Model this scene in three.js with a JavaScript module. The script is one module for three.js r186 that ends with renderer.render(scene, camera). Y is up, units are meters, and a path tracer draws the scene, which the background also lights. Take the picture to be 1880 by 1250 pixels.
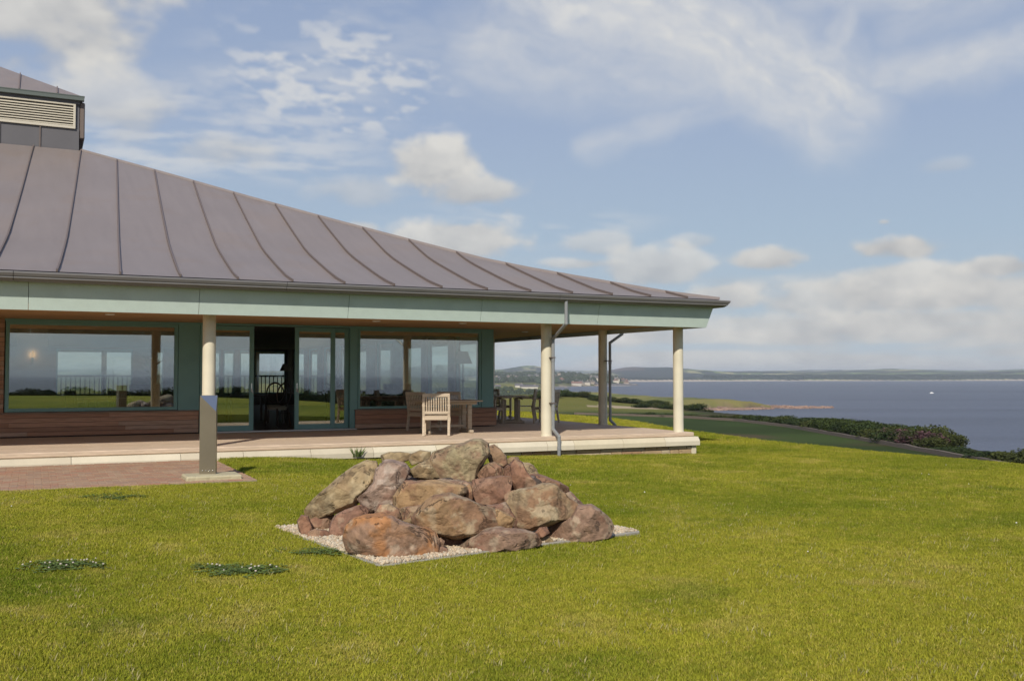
import * as THREE from 'three';
import { mergeGeometries, mergeVertices, toCreasedNormals } from 'three/addons/utils/BufferGeometryUtils.js';

// ---------------------------------------------------------------- camera, sun, exposure
const W = 1880, H = 1250;
const EYE = 1.65;
const scene = new THREE.Scene();
const camera = new THREE.PerspectiveCamera(2 * Math.atan(625 / 1800) * 180 / Math.PI, W / H, 0.1, 40000);
camera.position.set(0, EYE, 0);
camera.lookAt(0, EYE + 64 / 1800 * 100, -100);
const renderer = new THREE.WebGLRenderer({ antialias: true });
renderer.setSize(W, H);
renderer.toneMapping = THREE.LinearToneMapping;
renderer.toneMappingExposure = 1.12;
renderer.shadowMap.enabled = true;
renderer.shadowMap.type = THREE.PCFSoftShadowMap;

const SUN_EL = 38.5 * Math.PI / 180, SUN_AZ = 9 * Math.PI / 180;      // behind the camera, a little to the left
const sunDir = new THREE.Vector3(-Math.sin(SUN_AZ) * Math.cos(SUN_EL), Math.sin(SUN_EL), Math.cos(SUN_AZ) * Math.cos(SUN_EL));
const sun = new THREE.DirectionalLight(new THREE.Color(1.0, 0.93, 0.80), 3.6);
sun.target.position.set(0, 0, -18); sun.position.copy(sunDir).multiplyScalar(80).add(sun.target.position);
sun.castShadow = true; sun.shadow.mapSize.set(4096, 4096);
Object.assign(sun.shadow.camera, { left: -45, right: 45, top: 45, bottom: -45, near: 1, far: 260 });
scene.add(sun, sun.target);

// ---------------------------------------------------------------- random numbers and noise
function rng(seed) { let a = seed >>> 0; return () => { a = (a + 0x6D2B79F5) | 0; let t = Math.imul(a ^ (a >>> 15), 1 | a); t = (t + Math.imul(t ^ (t >>> 7), 61 | t)) ^ t; return ((t ^ (t >>> 14)) >>> 0) / 4294967296; }; }
function h3(x, y, z) { let n = Math.imul(x, 374761393) ^ Math.imul(y, 668265263) ^ Math.imul(z, 2147483647 - 1274126177); n = Math.imul(n ^ (n >>> 13), 1274126177); return ((n ^ (n >>> 16)) >>> 0) / 4294967296; }
function vn(x, y, z) {
  const xi = Math.floor(x), yi = Math.floor(y), zi = Math.floor(z); let a = x - xi, b = y - yi, c = z - zi;
  a = a * a * (3 - 2 * a); b = b * b * (3 - 2 * b); c = c * c * (3 - 2 * c);
  const l = (p, q, t) => p + (q - p) * t;
  return l(l(l(h3(xi, yi, zi), h3(xi + 1, yi, zi), a), l(h3(xi, yi + 1, zi), h3(xi + 1, yi + 1, zi), a), b), l(l(h3(xi, yi, zi + 1), h3(xi + 1, yi, zi + 1), a), l(h3(xi, yi + 1, zi + 1), h3(xi + 1, yi + 1, zi + 1), a), b), c);
}
function fbm(x, y, z, o = 4) { let s = 0, a = 0.5, t = 0; for (let i = 0; i < o; i++) { s += a * vn(x, y, z); t += a; a *= 0.5; x = x * 2.03 + 17.1; y = y * 2.03 + 3.7; z = z * 2.03 + 9.2; } return s / t; }
const clamp = (x, a = 0, b = 1) => Math.min(b, Math.max(a, x));
const ss = (a, b, x) => { const t = clamp((x - a) / (b - a)); return t * t * (3 - 2 * t); };
const mix = (a, b, t) => a + (b - a) * t;
const mix3 = (a, b, t) => [mix(a[0], b[0], t), mix(a[1], b[1], t), mix(a[2], b[2], t)];
const lerpTab = (tab, x) => { if (x <= tab[0][0]) return tab[0][1]; for (let i = 1; i < tab.length; i++) if (x <= tab[i][0]) return mix(tab[i - 1][1], tab[i][1], (x - tab[i - 1][0]) / (tab[i][0] - tab[i - 1][0])); return tab[tab.length - 1][1]; };

// ---------------------------------------------------------------- sky: air and clouds, computed by direction
{
  const w = 4096, h = 2048, data = new Float32Array(w * h * 4);
  const lin = (r, g, b) => [r, g, b].map((c) => Math.pow(c / 255, 2.2));
  const AIR = [[0, lin(180, 189, 196)], [3, lin(168, 184, 196)], [8, lin(158, 177, 196)], [14, lin(149, 166, 192)], [22, lin(137, 154, 184)], [45, lin(120, 138, 178)], [90, lin(105, 125, 170)]];
  const air = (e) => { for (let i = 1; i < AIR.length; i++) if (e <= AIR[i][0]) return mix3(AIR[i - 1][1], AIR[i][1], (e - AIR[i - 1][0]) / (AIR[i][0] - AIR[i - 1][0])); return AIR[AIR.length - 1][1]; };
  const WHITE = lin(209, 207, 202), SHADE = lin(160, 162, 166), VEIL = lin(206, 206, 205);
  // cumulus clouds by azimuth and height above the horizon in degrees: azimuth, height, half width, half height, density, softness
  const CUMULUS = [[-26, 19.6, 8.5, 5.5, .95, .85], [-22, 14.2, 5.2, 2.8, .62, .8], [-16.5, 12.6, 4, 1.5, .5, .8], [-4.5, 12, 3.2, 2.3, .95, .5], [-2.6, 10.7, 3.6, 1.5, .9, .5], [-8.8, 10.6, 3.2, 1.3, .45, .8],
    [-3.2, 7.9, 4.2, 1.5, .9, .45], [-9, 8.3, 1.3, .8, .9, .4], [5, 7.6, 2.4, 1.0, .55, .6], [8.2, 6.3, 3.6, 1.3, .72, .5], [10.6, 7.7, 1.5, .5, .4, .7], [14.6, 6.6, 2.4, .85, .95, .4], [21.6, 7, 3.1, .95, 1, .4], [20.9, 8.35, .5, .2, .8, .5], [26.8, 5.7, 2.8, .9, .95, .45],
    [4, 6.5, 2.4, .45, .7, .6], [13.5, 5, 1.5, .6, .45, .7], [12.4, 4.4, 2.2, 1.1, .9, .45], [17.5, 4.2, 4, 1.4, .8, .5], [22.5, 4.7, 5, 1.7, .9, .45], [28, 4.3, 4.5, 1.5, .85, .5], [15, 2.6, 6, 1.2, .7, .6], [24, 2.6, 6, 1.1, .75, .6], [30, 2.1, 5, 1, .7, .6], [6, 2.6, 7, 1.2, .8, .7], [3, 4.4, 4, .8, .5, .7], [24, 11.1, 1.3, .5, .28, .9],
    // the same kind of clouds go on round the horizon outside the frame
    ...(() => { const r = rng(5), a = []; for (let az = 36; az < 324; az += 5 + r() * 6) { a.push([az, 2.5 + r() * 4, 4 + r() * 5, 1 + r() * 1.4, .6 + .35 * r(), .55]); if (r() < .7) a.push([az + r() * 6, 8 + r() * 14, 3 + r() * 5, 1.2 + r() * 2.4, .5 + .45 * r(), .6]); } return a; })()];
  const STREAKS = [[1, 22.4, 9.8, 20.6, 14.3, 18, 3.6, 1.1], [10, 19.8, 14.3, 17.8, 18.2, 15.2, 3.6, 1.1], [17.6, 16, 18.6, 18, 19.2, 19.4, 1.6, .6], [17, 21.5, 23, 20.8, 29, 22, 2.4, .75], [21, 16, 25, 16.3, 30, 17.3, 1.6, .65], [4.5, 13.2, 9, 14.6, 14, 15.4, 1.1, .45], [-2, 18.6, 5, 17.8, 11, 17.4, 3.2, .6], [22, 18.5, 26, 19.4, 30, 20, 1.8, .4]];
  const sd = (px, py, ax, ay, bx, by) => { const dx = bx - ax, dy = by - ay, t = clamp(((px - ax) * dx + (py - ay) * dy) / (dx * dx + dy * dy)); return [Math.hypot(px - ax - t * dx, py - ay - t * dy), t]; };
  for (let j = 0; j < h; j++) {
    const e = ((j + .5) / h - .5) * 180;
    if (e < -0.5) continue;
    const er = e * Math.PI / 180, ce = Math.cos(er), se = Math.sin(er), base = air(Math.max(0, e));
    for (let i = 0; i < w; i++) {
      const a = ((i + .5) / w - .5) * 2 * Math.PI, dx = ce * Math.cos(a), dz = ce * Math.sin(a);
      let az = Math.atan2(dx, -dz) * 180 / Math.PI;
      let c = base;
      // thin high cloud, in a flat layer far up
      const k = 1 / (se + .12), X = dx * k, Z = dz * k;
      const patch = ss(.46, .74, fbm(X * 1.1 + 3, 2.2, Z * 1.1 + 1, 3));
      const fib = fbm(X * 9 + 4 * Z, 5.1, Z * 14, 5);
      let thin = .62 * patch * ss(.34, .72, fib) * ss(5, 12, e);
      if (az > -20 && az < -2 && e > 11 && e < 22) thin = Math.max(thin, .75 * ss(10, 3, Math.hypot((az + 10.5) * 1.0, (e - 16.5) * 2)) * ss(.40, .70, fbm(az * .9 + e * .3, e * 2.1, 4, 5)));
      if (az > -8 && az < 34 && e > 10 && e < 28) {
        const wx = az + 1.2 * (fbm(az * .45, e * .45, 7.3, 5) - .5) * 2, wy = e + .9 * (fbm(az * .35, e * .5, 21.3, 4) - .5) * 2;
        for (const s of STREAKS) for (const seg of [[s[0], s[1], s[2], s[3]], [s[2], s[3], s[4], s[5]]]) {
          const [dd] = sd(wx, wy, ...seg); if (dd > s[6] * 1.3) continue; const gx = seg[2] - seg[0], gy = seg[3] - seg[1], gl = Math.hypot(gx, gy), al = (wx * gx + wy * gy) / gl, ac = (wy * gx - wx * gy) / gl; const f = ss(s[6] * 1.3, 0, dd) * s[7] * (.42 + .75 * ss(.22, .8, .6 * fbm(al * .28, ac * 1.15, 2.5, 5) + .4 * fbm(al * .9, ac * 1.4, 8.5, 4)));
          thin = Math.max(thin, .95 * Math.min(1, f));
        }
      }
      c = mix3(c, VEIL, clamp(thin));
      // heaped clouds
      if (e < 32) {
        const near = CUMULUS.filter((q) => { let da = Math.abs(az - q[0]); if (da > 180) da = 360 - da; return da <= q[2] * 1.7 && Math.abs(e - q[1]) <= q[3] * 2.1; });
        if (!near.length && e > 7.5) { const o = (j * w + i) * 4; data[o] = c[0]; data[o + 1] = c[1]; data[o + 2] = c[2]; data[o + 3] = 1; continue; }
        const n1 = fbm(dx * 13, se * 22, dz * 13, 5), n2 = fbm(dx * 34 + 5, se * 52, dz * 34, 5);
        for (const q of near) {
          let da = az - q[0]; if (da > 180) da -= 360; if (da < -180) da += 360;
          if (Math.abs(da) > q[2] * 1.7 || Math.abs(e - q[1]) > q[3] * 2.1) continue;
          const vy = (e - q[1]) / q[3], rr = Math.hypot(da / q[2], vy < 0 ? vy * 1.25 : vy);
          const den = 1.02 - rr + (n1 - .5) * 1.35 + (n2 - .5) * 1.0;
          const al = q[4] * ss(0, .2 + q[5] * .65, den);
          if (al <= 0) continue;
          const lit = clamp(.55 + .42 * vy + (n2 - .5) * 1.1 + (n1 - .5) * .5);
          c = mix3(c, mix3(SHADE, WHITE, lit), al);
        }
        // layered cloud low down
        const band = ss(.36, .62, fbm(dx * 7, se * 75, dz * 7, 5)) * ss(7.5, 2.2, e) * .8;
        c = mix3(c, mix3(SHADE, WHITE, clamp(n2 * 1.1)), band);
      }
      const o = (j * w + i) * 4; data[o] = c[0]; data[o + 1] = c[1]; data[o + 2] = c[2]; data[o + 3] = 1;
    }
  }
  for (let j = 0; j < h / 2; j++) for (let i = 0; i < w; i++) { const o = (j * w + i) * 4; if (data[o + 3] === 0) { data[o] = .22; data[o + 1] = .24; data[o + 2] = .26; data[o + 3] = 1; } }
  const sky = new THREE.DataTexture(data, w, h, THREE.RGBAFormat, THREE.FloatType);
  sky.mapping = THREE.EquirectangularReflectionMapping; sky.magFilter = THREE.LinearFilter; sky.minFilter = THREE.LinearFilter; sky.needsUpdate = true;
  scene.background = sky; scene.environment = sky;
}

// ---------------------------------------------------------------- textures and materials
function tex(size, fn, srgb, rep = 1) {
  const d = new Uint8Array(size * size * 4);
  for (let j = 0; j < size; j++) for (let i = 0; i < size; i++) { const v = fn(i / size, j / size, i, j), o = (j * size + i) * 4; const c = Array.isArray(v) ? v : [v, v, v]; for (let k = 0; k < 3; k++) d[o + k] = clamp(c[k]) * 255; d[o + 3] = 255; }
  const t = new THREE.DataTexture(d, size, size); t.wrapS = t.wrapT = THREE.RepeatWrapping; t.magFilter = THREE.LinearFilter; t.minFilter = THREE.LinearMipmapLinearFilter; t.generateMipmaps = true; t.repeat.set(rep, rep);
  if (srgb) t.colorSpace = THREE.SRGBColorSpace; t.needsUpdate = true; return t;
}
// noise that tiles: f cells across
function tn(u, v, f, seed, fy = f) {
  const x = u * f, y = v * fy, xi = Math.floor(x), yi = Math.floor(y); let a = x - xi, b = y - yi; a = a * a * (3 - 2 * a); b = b * b * (3 - 2 * b);
  const g = (i, j) => h3(((i % f) + f) % f, ((j % fy) + fy) % fy, seed);
  return mix(mix(g(xi, yi), g(xi + 1, yi), a), mix(g(xi, yi + 1), g(xi + 1, yi + 1), a), b);
}
const tf = (u, v, f, seed, o = 4, fy = f) => { let s = 0, a = .5, t = 0; for (let i = 0; i < o; i++) { s += a * tn(u, v, f, seed + i, fy); t += a; a *= .5; f *= 2; fy *= 2; } return s / t; };
const T = {
  grain: tex(512, (u, v) => .25 + .5 * tf(u, v, 32, 3, 4) + .25 * tf(u, v, 4, 9, 3), false),
  patch: tex(512, (u, v) => { const n = .84 + .16 * tf(u, v, 4, 31, 5) + .06 * (tf(u, v, 64, 12, 2) - .5); return [n, n, n]; }, false),
  wood: tex(512, (u, v) => { const n = tf(u, v, 4, 5, 4, 64), f = tf(u, v, 8, 15, 3, 128); const k = .62 + .45 * n + .2 * (f - .5); return [k, k * (.96 + .05 * f), k * (.93 + .08 * n)]; }, false),
  rock: tex(512, (u, v) => { const a = tf(u, v, 8, 41, 6), b = Math.abs(tf(u, v, 6, 47, 5) - .5) * 2; return .55 * a + .45 * Math.min(1, b * 2.2); }, false),
  sheet: tex(512, (u, v) => { const a = tf(u, v, 3, 91, 5), b = tf(u, v, 40, 95, 3, 4), c = tf(u, v, 96, 97, 2); const k = .74 + .14 * a + .10 * b + .05 * (c - .5), w = ss(.56, .74, tf(u, v, 5, 99, 4)); return [k, k * (1 - .03 * w), k * (1 - .07 * w)]; }, false),
  stone: tex(512, (u, v) => { const a = tf(u, v, 24, 141, 4), b = Math.abs(tf(u, v, 9, 147, 5) - .5) * 2, c = tf(u, v, 90, 149, 2); const k = .60 + .22 * a + .22 * Math.min(1, b * 3) + .18 * (c - .5); return [k, k * .985, k * .96]; }, false),
  waves: tex(1024, (u, v) => .5 * tf(u, v, 14, 61, 5, 22) + .3 * tf(u, v, 40, 71, 4, 60) + .2 * tf(u, v, 120, 81, 2), false),
};
const rgb = (r, g, b) => new THREE.Color().setRGB(r, g, b);
const std = (c, o = {}) => new THREE.MeshStandardMaterial({ color: Array.isArray(c) ? rgb(...c) : c, roughness: .8, ...o });
const M = {
  roof: std([.258, .215, .195], { roughness: .5, map: T.sheet, bumpMap: T.patch, bumpScale: .012 }),
  seam: std([.15, .115, .10], { roughness: .6 }),
  lead: std([.12, .115, .125], { roughness: .6, map: T.patch }),
  gutter: std([.20, .19, .19], { roughness: .45, map: T.patch }),
  gutterGreen: std([.10, .12, .11], { roughness: .5 }),
  pipe: std([.27, .28, .29], { roughness: .4, map: T.patch }),
  fascia: std([.56, .665, .61], { roughness: .7, map: T.patch }),
  soffit: std([.62, .38, .19], { roughness: .75, map: T.wood, bumpMap: T.wood, bumpScale: .003 }),
  column: std([.74, .68, .53], { roughness: .7, map: T.patch }),
  frame: std([.19, .37, .355], { roughness: .5, map: T.patch }),
  frameDark: std([.05, .05, .045], { roughness: .6 }),
  cream: std([.58, .53, .43], { roughness: .6, map: T.patch }),
  cedarA: std([.56, .33, .22], { map: T.wood, bumpMap: T.wood, bumpScale: .003 }), cedarB: std([.45, .25, .16], { map: T.wood, bumpMap: T.wood, bumpScale: .003 }), cedarC: std([.54, .37, .27], { map: T.wood, bumpMap: T.wood, bumpScale: .003 }), cedarD: std([.40, .23, .15], { map: T.wood, bumpMap: T.wood, bumpScale: .003 }),
  sill: std([.34, .25, .19], { map: T.wood }),
  deck: std([.66, .52, .39], { roughness: .85, map: T.wood, bumpMap: T.wood, bumpScale: .004 }),
  copingA: std([.66, .58, .42], { map: T.patch, bumpMap: T.grain, bumpScale: .003 }), copingB: std([.60, .53, .40], { map: T.patch, bumpMap: T.grain, bumpScale: .003 }), copingC: std([.68, .61, .47], { map: T.patch, bumpMap: T.grain, bumpScale: .003 }),
  rubA: std([.36, .22, .12], { map: T.patch, bumpMap: T.rock, bumpScale: .02 }), rubB: std([.42, .30, .17], { map: T.patch, bumpMap: T.rock, bumpScale: .02 }), rubC: std([.46, .37, .24], { map: T.patch, bumpMap: T.rock, bumpScale: .02 }),
  mortar: std([.30, .24, .19], { bumpMap: T.rock, bumpScale: .02, roughness: .95 }),
  teakPale: std([.60, .50, .38], { map: T.wood, bumpMap: T.wood, bumpScale: .002 }), teak: std([.50, .42, .32], { map: T.wood, bumpMap: T.wood, bumpScale: .002 }),  // paler teak for the garden chairs, darker teak for the tables
  wicker: std([.10, .07, .05], { bumpMap: T.grain, bumpScale: .006 }), metalDark: std([.04, .04, .045], { roughness: .5 }),
  steel: std([.31, .26, .185], { metalness: .75, roughness: .4, map: T.patch, bumpMap: T.grain, bumpScale: .0006 }), panelBlue: std([.13, .16, .23], { roughness: .22 }),
  slab: std([.50, .44, .28], { map: T.patch, bumpMap: T.rock, bumpScale: .015 }),
  glass: new THREE.MeshPhysicalMaterial({ color: rgb(.86, .90, .88), roughness: 0, metalness: 0, transmission: 1, thickness: 0, ior: 1.8 }), glazing: new THREE.MeshPhysicalMaterial({ color: rgb(.92, .95, .93), roughness: 0, metalness: 0, transmission: 1, thickness: 0, ior: 2.3 }),
  inWall: std([.26, .22, .18]), inFloor: std([.09, .05, .035], { roughness: .5 }), inCeil: std([.30, .25, .20]), darkWood: std([.07, .035, .02], { roughness: .4 }), redSeat: std([.22, .025, .03]), creamSeat: std([.42, .37, .30]), shade: new THREE.MeshPhysicalMaterial({ color: rgb(.62, .53, .44), roughness: 1, transmission: .35, thickness: 0 }), leaf: std([.03, .06, .02]), pot: std([.2, .1, .06]),
  white: std([.8, .8, .78], { roughness: .5 }), chrome: std([.6, .6, .6], { metalness: .9, roughness: .25 }), rail: std([.06, .05, .045]),
};

// ---------------------------------------------------------------- building helpers
const taken = {};
const numbered = (n) => { const k = taken[n] = (taken[n] ?? -1) + 1; return k ? `${n}_${String(k).padStart(3, '0')}` : n; };
function boxUV(g) {
  const n = g.attributes.normal, p = g.attributes.position, uv = new Float32Array(p.count * 2);
  for (let i = 0; i < p.count; i++) { const x = Math.abs(n.getX(i)), y = Math.abs(n.getY(i)), z = Math.abs(n.getZ(i)); if (y >= x && y >= z) { uv[2 * i] = p.getX(i); uv[2 * i + 1] = p.getZ(i); } else if (z >= x) { uv[2 * i] = p.getX(i); uv[2 * i + 1] = p.getY(i); } else { uv[2 * i] = p.getZ(i); uv[2 * i + 1] = p.getY(i); } }
  g.setAttribute('uv', new THREE.BufferAttribute(uv, 2)); return g;
}
const prep = (g) => { const q = g.index ? g.toNonIndexed() : g; for (const k of Object.keys(q.attributes)) if (!['position', 'normal', 'color'].includes(k)) q.deleteAttribute(k); if (!q.attributes.normal) q.computeVertexNormals(); return q; };
function mesh(name, geos, mat, parent, keep) {
  let g = Array.isArray(geos) ? mergeGeometries(geos.map(prep)) : geos;
  if (!keep) g = boxUV(Array.isArray(geos) ? g : prep(g));
  const m = new THREE.Mesh(g, mat); m.name = parent && parent !== scene ? name : numbered(name); (parent ?? scene).add(m); return m;
}
function box(x0, x1, y0, y1, z0, z1) { return new THREE.BoxGeometry(x1 - x0, y1 - y0, z1 - z0).translate((x0 + x1) / 2, (y0 + y1) / 2, (z0 + z1) / 2); }
function bev(x0, x1, y0, y1, z0, z1, b = .006) {      // a box with chamfered edges
  const X = (x1 - x0) / 2, Y = (y1 - y0) / 2, Z = (z1 - z0) / 2, P = [];
  b = Math.min(b, X * .45, Y * .45, Z * .45);
  const s = new THREE.Shape(); s.moveTo(-X + b, -Y); s.lineTo(X - b, -Y); s.lineTo(X, -Y + b); s.lineTo(X, Y - b); s.lineTo(X - b, Y); s.lineTo(-X + b, Y); s.lineTo(-X, Y - b); s.lineTo(-X, -Y + b); s.closePath();
  const g = new THREE.ExtrudeGeometry(s, { depth: 2 * Z - 2 * b, bevelEnabled: true, bevelSize: b, bevelThickness: b, bevelOffset: -b, bevelSegments: 1 });
  return g.translate((x0 + x1) / 2, (y0 + y1) / 2, z0 + b);
}
function bar(a, b, w, d = w) {      // a bar of w by d between two points
  const A = new THREE.Vector3(...a), B = new THREE.Vector3(...b), L = A.distanceTo(B), g = new THREE.BoxGeometry(w, L, d);
  g.applyQuaternion(new THREE.Quaternion().setFromUnitVectors(new THREE.Vector3(0, 1, 0), B.clone().sub(A).normalize()));
  return g.translate((A.x + B.x) / 2, (A.y + B.y) / 2, (A.z + B.z) / 2);
}
function tube(pts, r, seg = 10, closed = false) {      // a round pipe with sharp bends
  const gs = [], V = pts.map((p) => new THREE.Vector3(...p));
  for (let i = 1; i < V.length; i++) { const L = V[i].distanceTo(V[i - 1]), g = new THREE.CylinderGeometry(r, r, L + r * .4, seg); g.applyQuaternion(new THREE.Quaternion().setFromUnitVectors(new THREE.Vector3(0, 1, 0), V[i].clone().sub(V[i - 1]).normalize())); const m = V[i].clone().add(V[i - 1]).multiplyScalar(.5); gs.push(g.translate(m.x, m.y, m.z)); }
  for (let i = 1; i < V.length - 1; i++) gs.push(new THREE.SphereGeometry(r * 1.08, seg, 8).translate(V[i].x, V[i].y, V[i].z));
  return gs;
}
function tag(o, label, category, group, kind) { o.userData = { label, category }; if (group) o.userData.group = group; if (kind) o.userData.kind = kind; return o; }
function thing(name, label, category, pos = [0, 0, 0], turn = 0, group) { const o = new THREE.Group(); o.name = numbered(name); o.position.set(...pos); o.rotation.y = turn; scene.add(o); return tag(o, label, category, group); }
function part(name, parent) { const o = new THREE.Group(); o.name = name; parent.add(o); return o; }
function copyOf(o, pos, turn, label, group) { const c = o.clone(); c.name = numbered(o.name.replace(/_\d{3}$/, '')); c.position.set(...pos); c.rotation.y = turn; c.userData = { ...o.userData, label: label ?? o.userData.label, group: group ?? o.userData.group }; scene.add(c); return c; }
const struct = (o) => { o.userData.kind = 'structure'; return o; };
const colored = (g, fn) => { const p = g.attributes.position, c = new Float32Array(p.count * 3); for (let i = 0; i < p.count; i++) c.set(fn(p.getX(i), p.getY(i), p.getZ(i)), 3 * i); g.setAttribute('color', new THREE.BufferAttribute(c, 3)); return g; };

// the pavilion's own axes: x along the front towards the right, z out of the front; its corner stands here
const TH = 26 * Math.PI / 180, OX = 3.891, OZ = -22.374, DECK = .35;
const loc = (u, y, n) => [OX + u * Math.cos(TH) + n * Math.sin(TH), y, OZ - u * Math.sin(TH) + n * Math.cos(TH)];
const toLoc = (x, z) => [(x - OX) * Math.cos(TH) - (z - OZ) * Math.sin(TH), (x - OX) * Math.sin(TH) + (z - OZ) * Math.cos(TH)];

// ---------------------------------------------------------------- the ground: lawn, links and shore
const SEA = -26;
const CREST = [[-70, 58], [-30, 58], [-10, 50], [-.5, 43], [3.9, 36.5], [5.0, 29.6], [6.3, 24.6], [7.8, 21.3], [9.7, 18.6], [13, 10], [16, 0], [22, -14], [24, -26], [18, -38], [0, -45], [-25, -42], [-50, -20], [-66, 20]].map(([x, d]) => [Math.atan2(x, d), Math.hypot(x, d)]).sort((a, b) => a[0] - b[0]);
const crestTab = [[CREST[CREST.length - 1][0] - 2 * Math.PI, CREST[CREST.length - 1][1]], ...CREST, [CREST[0][0] + 2 * Math.PI, CREST[0][1]]];
const crestR = (az) => lerpTab(crestTab, az);
const COAST = [[-20000, -3000], [-3000, -400], [-400, -160], [-100, -112], [-20, -100], [20, -85], [45, -60], [58, -30], [62, 0], [58, 60], [62, 120], [64, 170], [62, 215], [60, 260], [80, 400], [100, 600], [118, 745], [150, 772], [200, 806], [262, 836], [268, 846], [235, 862], [215, 920], [200, 1010], [165, 1120], [130, 1260], [100, 1500], [100, 1900], [120, 2300], [300, 2600], [400, 2880], [400, 3000], [300, 3300], [250, 3700], [330, 4000], [1300, 4700], [2600, 5000], [5000, 5200], [9000, 5400], [20000, 6000], [20000, 20000], [-20000, 20000]];
function coast(x, d) {
  let m = 1e12, inside = false;
  for (let i = 0, j = COAST.length - 1; i < COAST.length; j = i++) {
    const [ax, ad] = COAST[j], [bx, bd] = COAST[i];
    const ex = bx - ax, ed = bd - ad, t = clamp(((x - ax) * ex + (d - ad) * ed) / (ex * ex + ed * ed));
    m = Math.min(m, (x - ax - t * ex) ** 2 + (d - ad - t * ed) ** 2);
    if ((ad > d) !== (bd > d) && x < (bx - ax) * (d - ad) / (bd - ad) + ax) inside = !inside;
  }
  return Math.sqrt(m) * (inside ? 1 : -1);
}
const footing = (x, d) => { const [u, n] = toLoc(x, -d); return ss(-9.6, -7.5, u) * ss(2.2, .7, n) * ss(-1.5, 0, n) * ss(2, .6, u); };
const inPaving = (x, d) => { const [u, n] = toLoc(x, -d); return u < -10.3 && n < 4.05 && u > -32 && n > -2; };
const lawnH = (x, d) => inPaving(x, d) ? .09 : .03 - .022 * clamp(x, -14, 14) * ss(5, 16, d) + .03 * (fbm(x * .25, d * .25, 3, 3) - .5) - .075 * footing(x, d);
const LOW = [[40, -5.6], [110, -6], [205, -6.5], [260, -7.5], [330, -9.5], [500, -13.5], [700, -18.5], [900, -20.5], [1100, -20], [1500, -19], [2300, -16], [2700, -12], [3000, -7], [3400, 2], [4200, -8], [5300, -19], [6500, 2], [8000, 14], [11000, 20], [20000, 26]];
function landH(x, d, az, r, sd) {
  const t = r - crestR(az), k = t > 0 ? 1 - Math.exp(-Math.pow(t / 17, 1.55)) : 0;
  const lh = lawnH(x, d); if (k === 0) return lh;
  let far = lerpTab(LOW, r);
  const deg = az * 180 / Math.PI;
  if (r > 230) far += Math.min(1, (r - 230) / 80) * Math.min(3.2, r * .008) * (fbm(x * .011, d * .011, 8, 4) - .5) * 2;
  far += 3.6 * Math.exp(-(((x - 8) / 26) ** 2) - (((d - 292 - x * .3) / 22) ** 2));                        // a scrubby bank on the links
  if (r > 3600) {
    const hill = (a, w, dd, dw, h) => h * Math.exp(-(((deg - a) / w) ** 2) - (((r - dd) / dw) ** 2));
    const n = fbm(x * .0009, d * .0009, 2, 5), up = ss(4300, 8000, r);
    far += hill(7.7, 2.2, 7600, 1500, 42) + hill(6.6, .9, 7400, 900, 16) + hill(9.1, .8, 7300, 800, 12) + ss(5600, 7000, r) * 22 * (fbm(x * .003, d * .002, 12, 4) - .5) + hill(10.6, 1.8, 7000, 1000, 24) + hill(1.2, 1.5, 7300, 1200, 56) + hill(-4, 3, 7500, 1500, 60) + hill(14, 2.5, 9000, 1500, 22) + hill(21, 4, 9500, 2000, 30) + hill(30, 4, 9500, 2000, 26) + up * 40 * (n - .42) + ss(10500, 13500, r) * 70 * fbm(x * .0005 + 4, d * .0005, 5, 4) ;
    if (deg > 11 && r < 6200 && sd > 150) far += (15 + 6 * (fbm(x * .02, d * .02, 6, 3) - .5)) * ss(70, 150, sd) * ss(6200, 5700, r);                 // the forest behind the sands
  }
  const edge = r < 320 ? 13 : r < 1200 ? 42 : 120;
  const top = mix(lh, far, k);
  let y = mix(SEA - 4, top, ss(-5, edge, sd));
  if (r > 600 && r < 1300 && sd < 30 && sd > -3) y += 1.6 * fbm(x * .12, d * .12, 1, 3);
  return y;
}
const DYKE_X = [[40, 38], [60, 40], [112, 41.5], [150, 42], [172, 39], [188, 31], [198, 22], [206, 12]];
const groundY = (x, d) => { const az = Math.atan2(x, d), r = Math.hypot(x, d); return landH(x, d, az, r, coast(x, d)); };
const GREEN = [.138, .168, .017], YELLOW = [.260, .252, .032], STRAW = [.35, .29, .09], DEEP = [.092, .132, .014], LOWLAND = [.036, .054, .014];
function lawnColor(x, d) {
  const a = fbm(x * .55, d * .55, 1, 4), b = fbm(x * 2.2, d * 2.2, 5, 4), c = fbm(x * .16, d * .16, 9, 3);
  let k = mix3(GREEN, YELLOW, ss(.34, .62, .36 * a + .49 * c + .15 * b + .10 * ss(8, 30, d)));  // yellower with distance: sheen of far lit blades put into the colour
  k = mix3(k, STRAW, .55 * ss(.56, .78, b) * ss(.4, .6, a));
  return mix3(k, DEEP, .5 * ss(.60, .78, fbm(x * .8 + 40, d * 1.1, 14, 4)));
}
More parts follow.
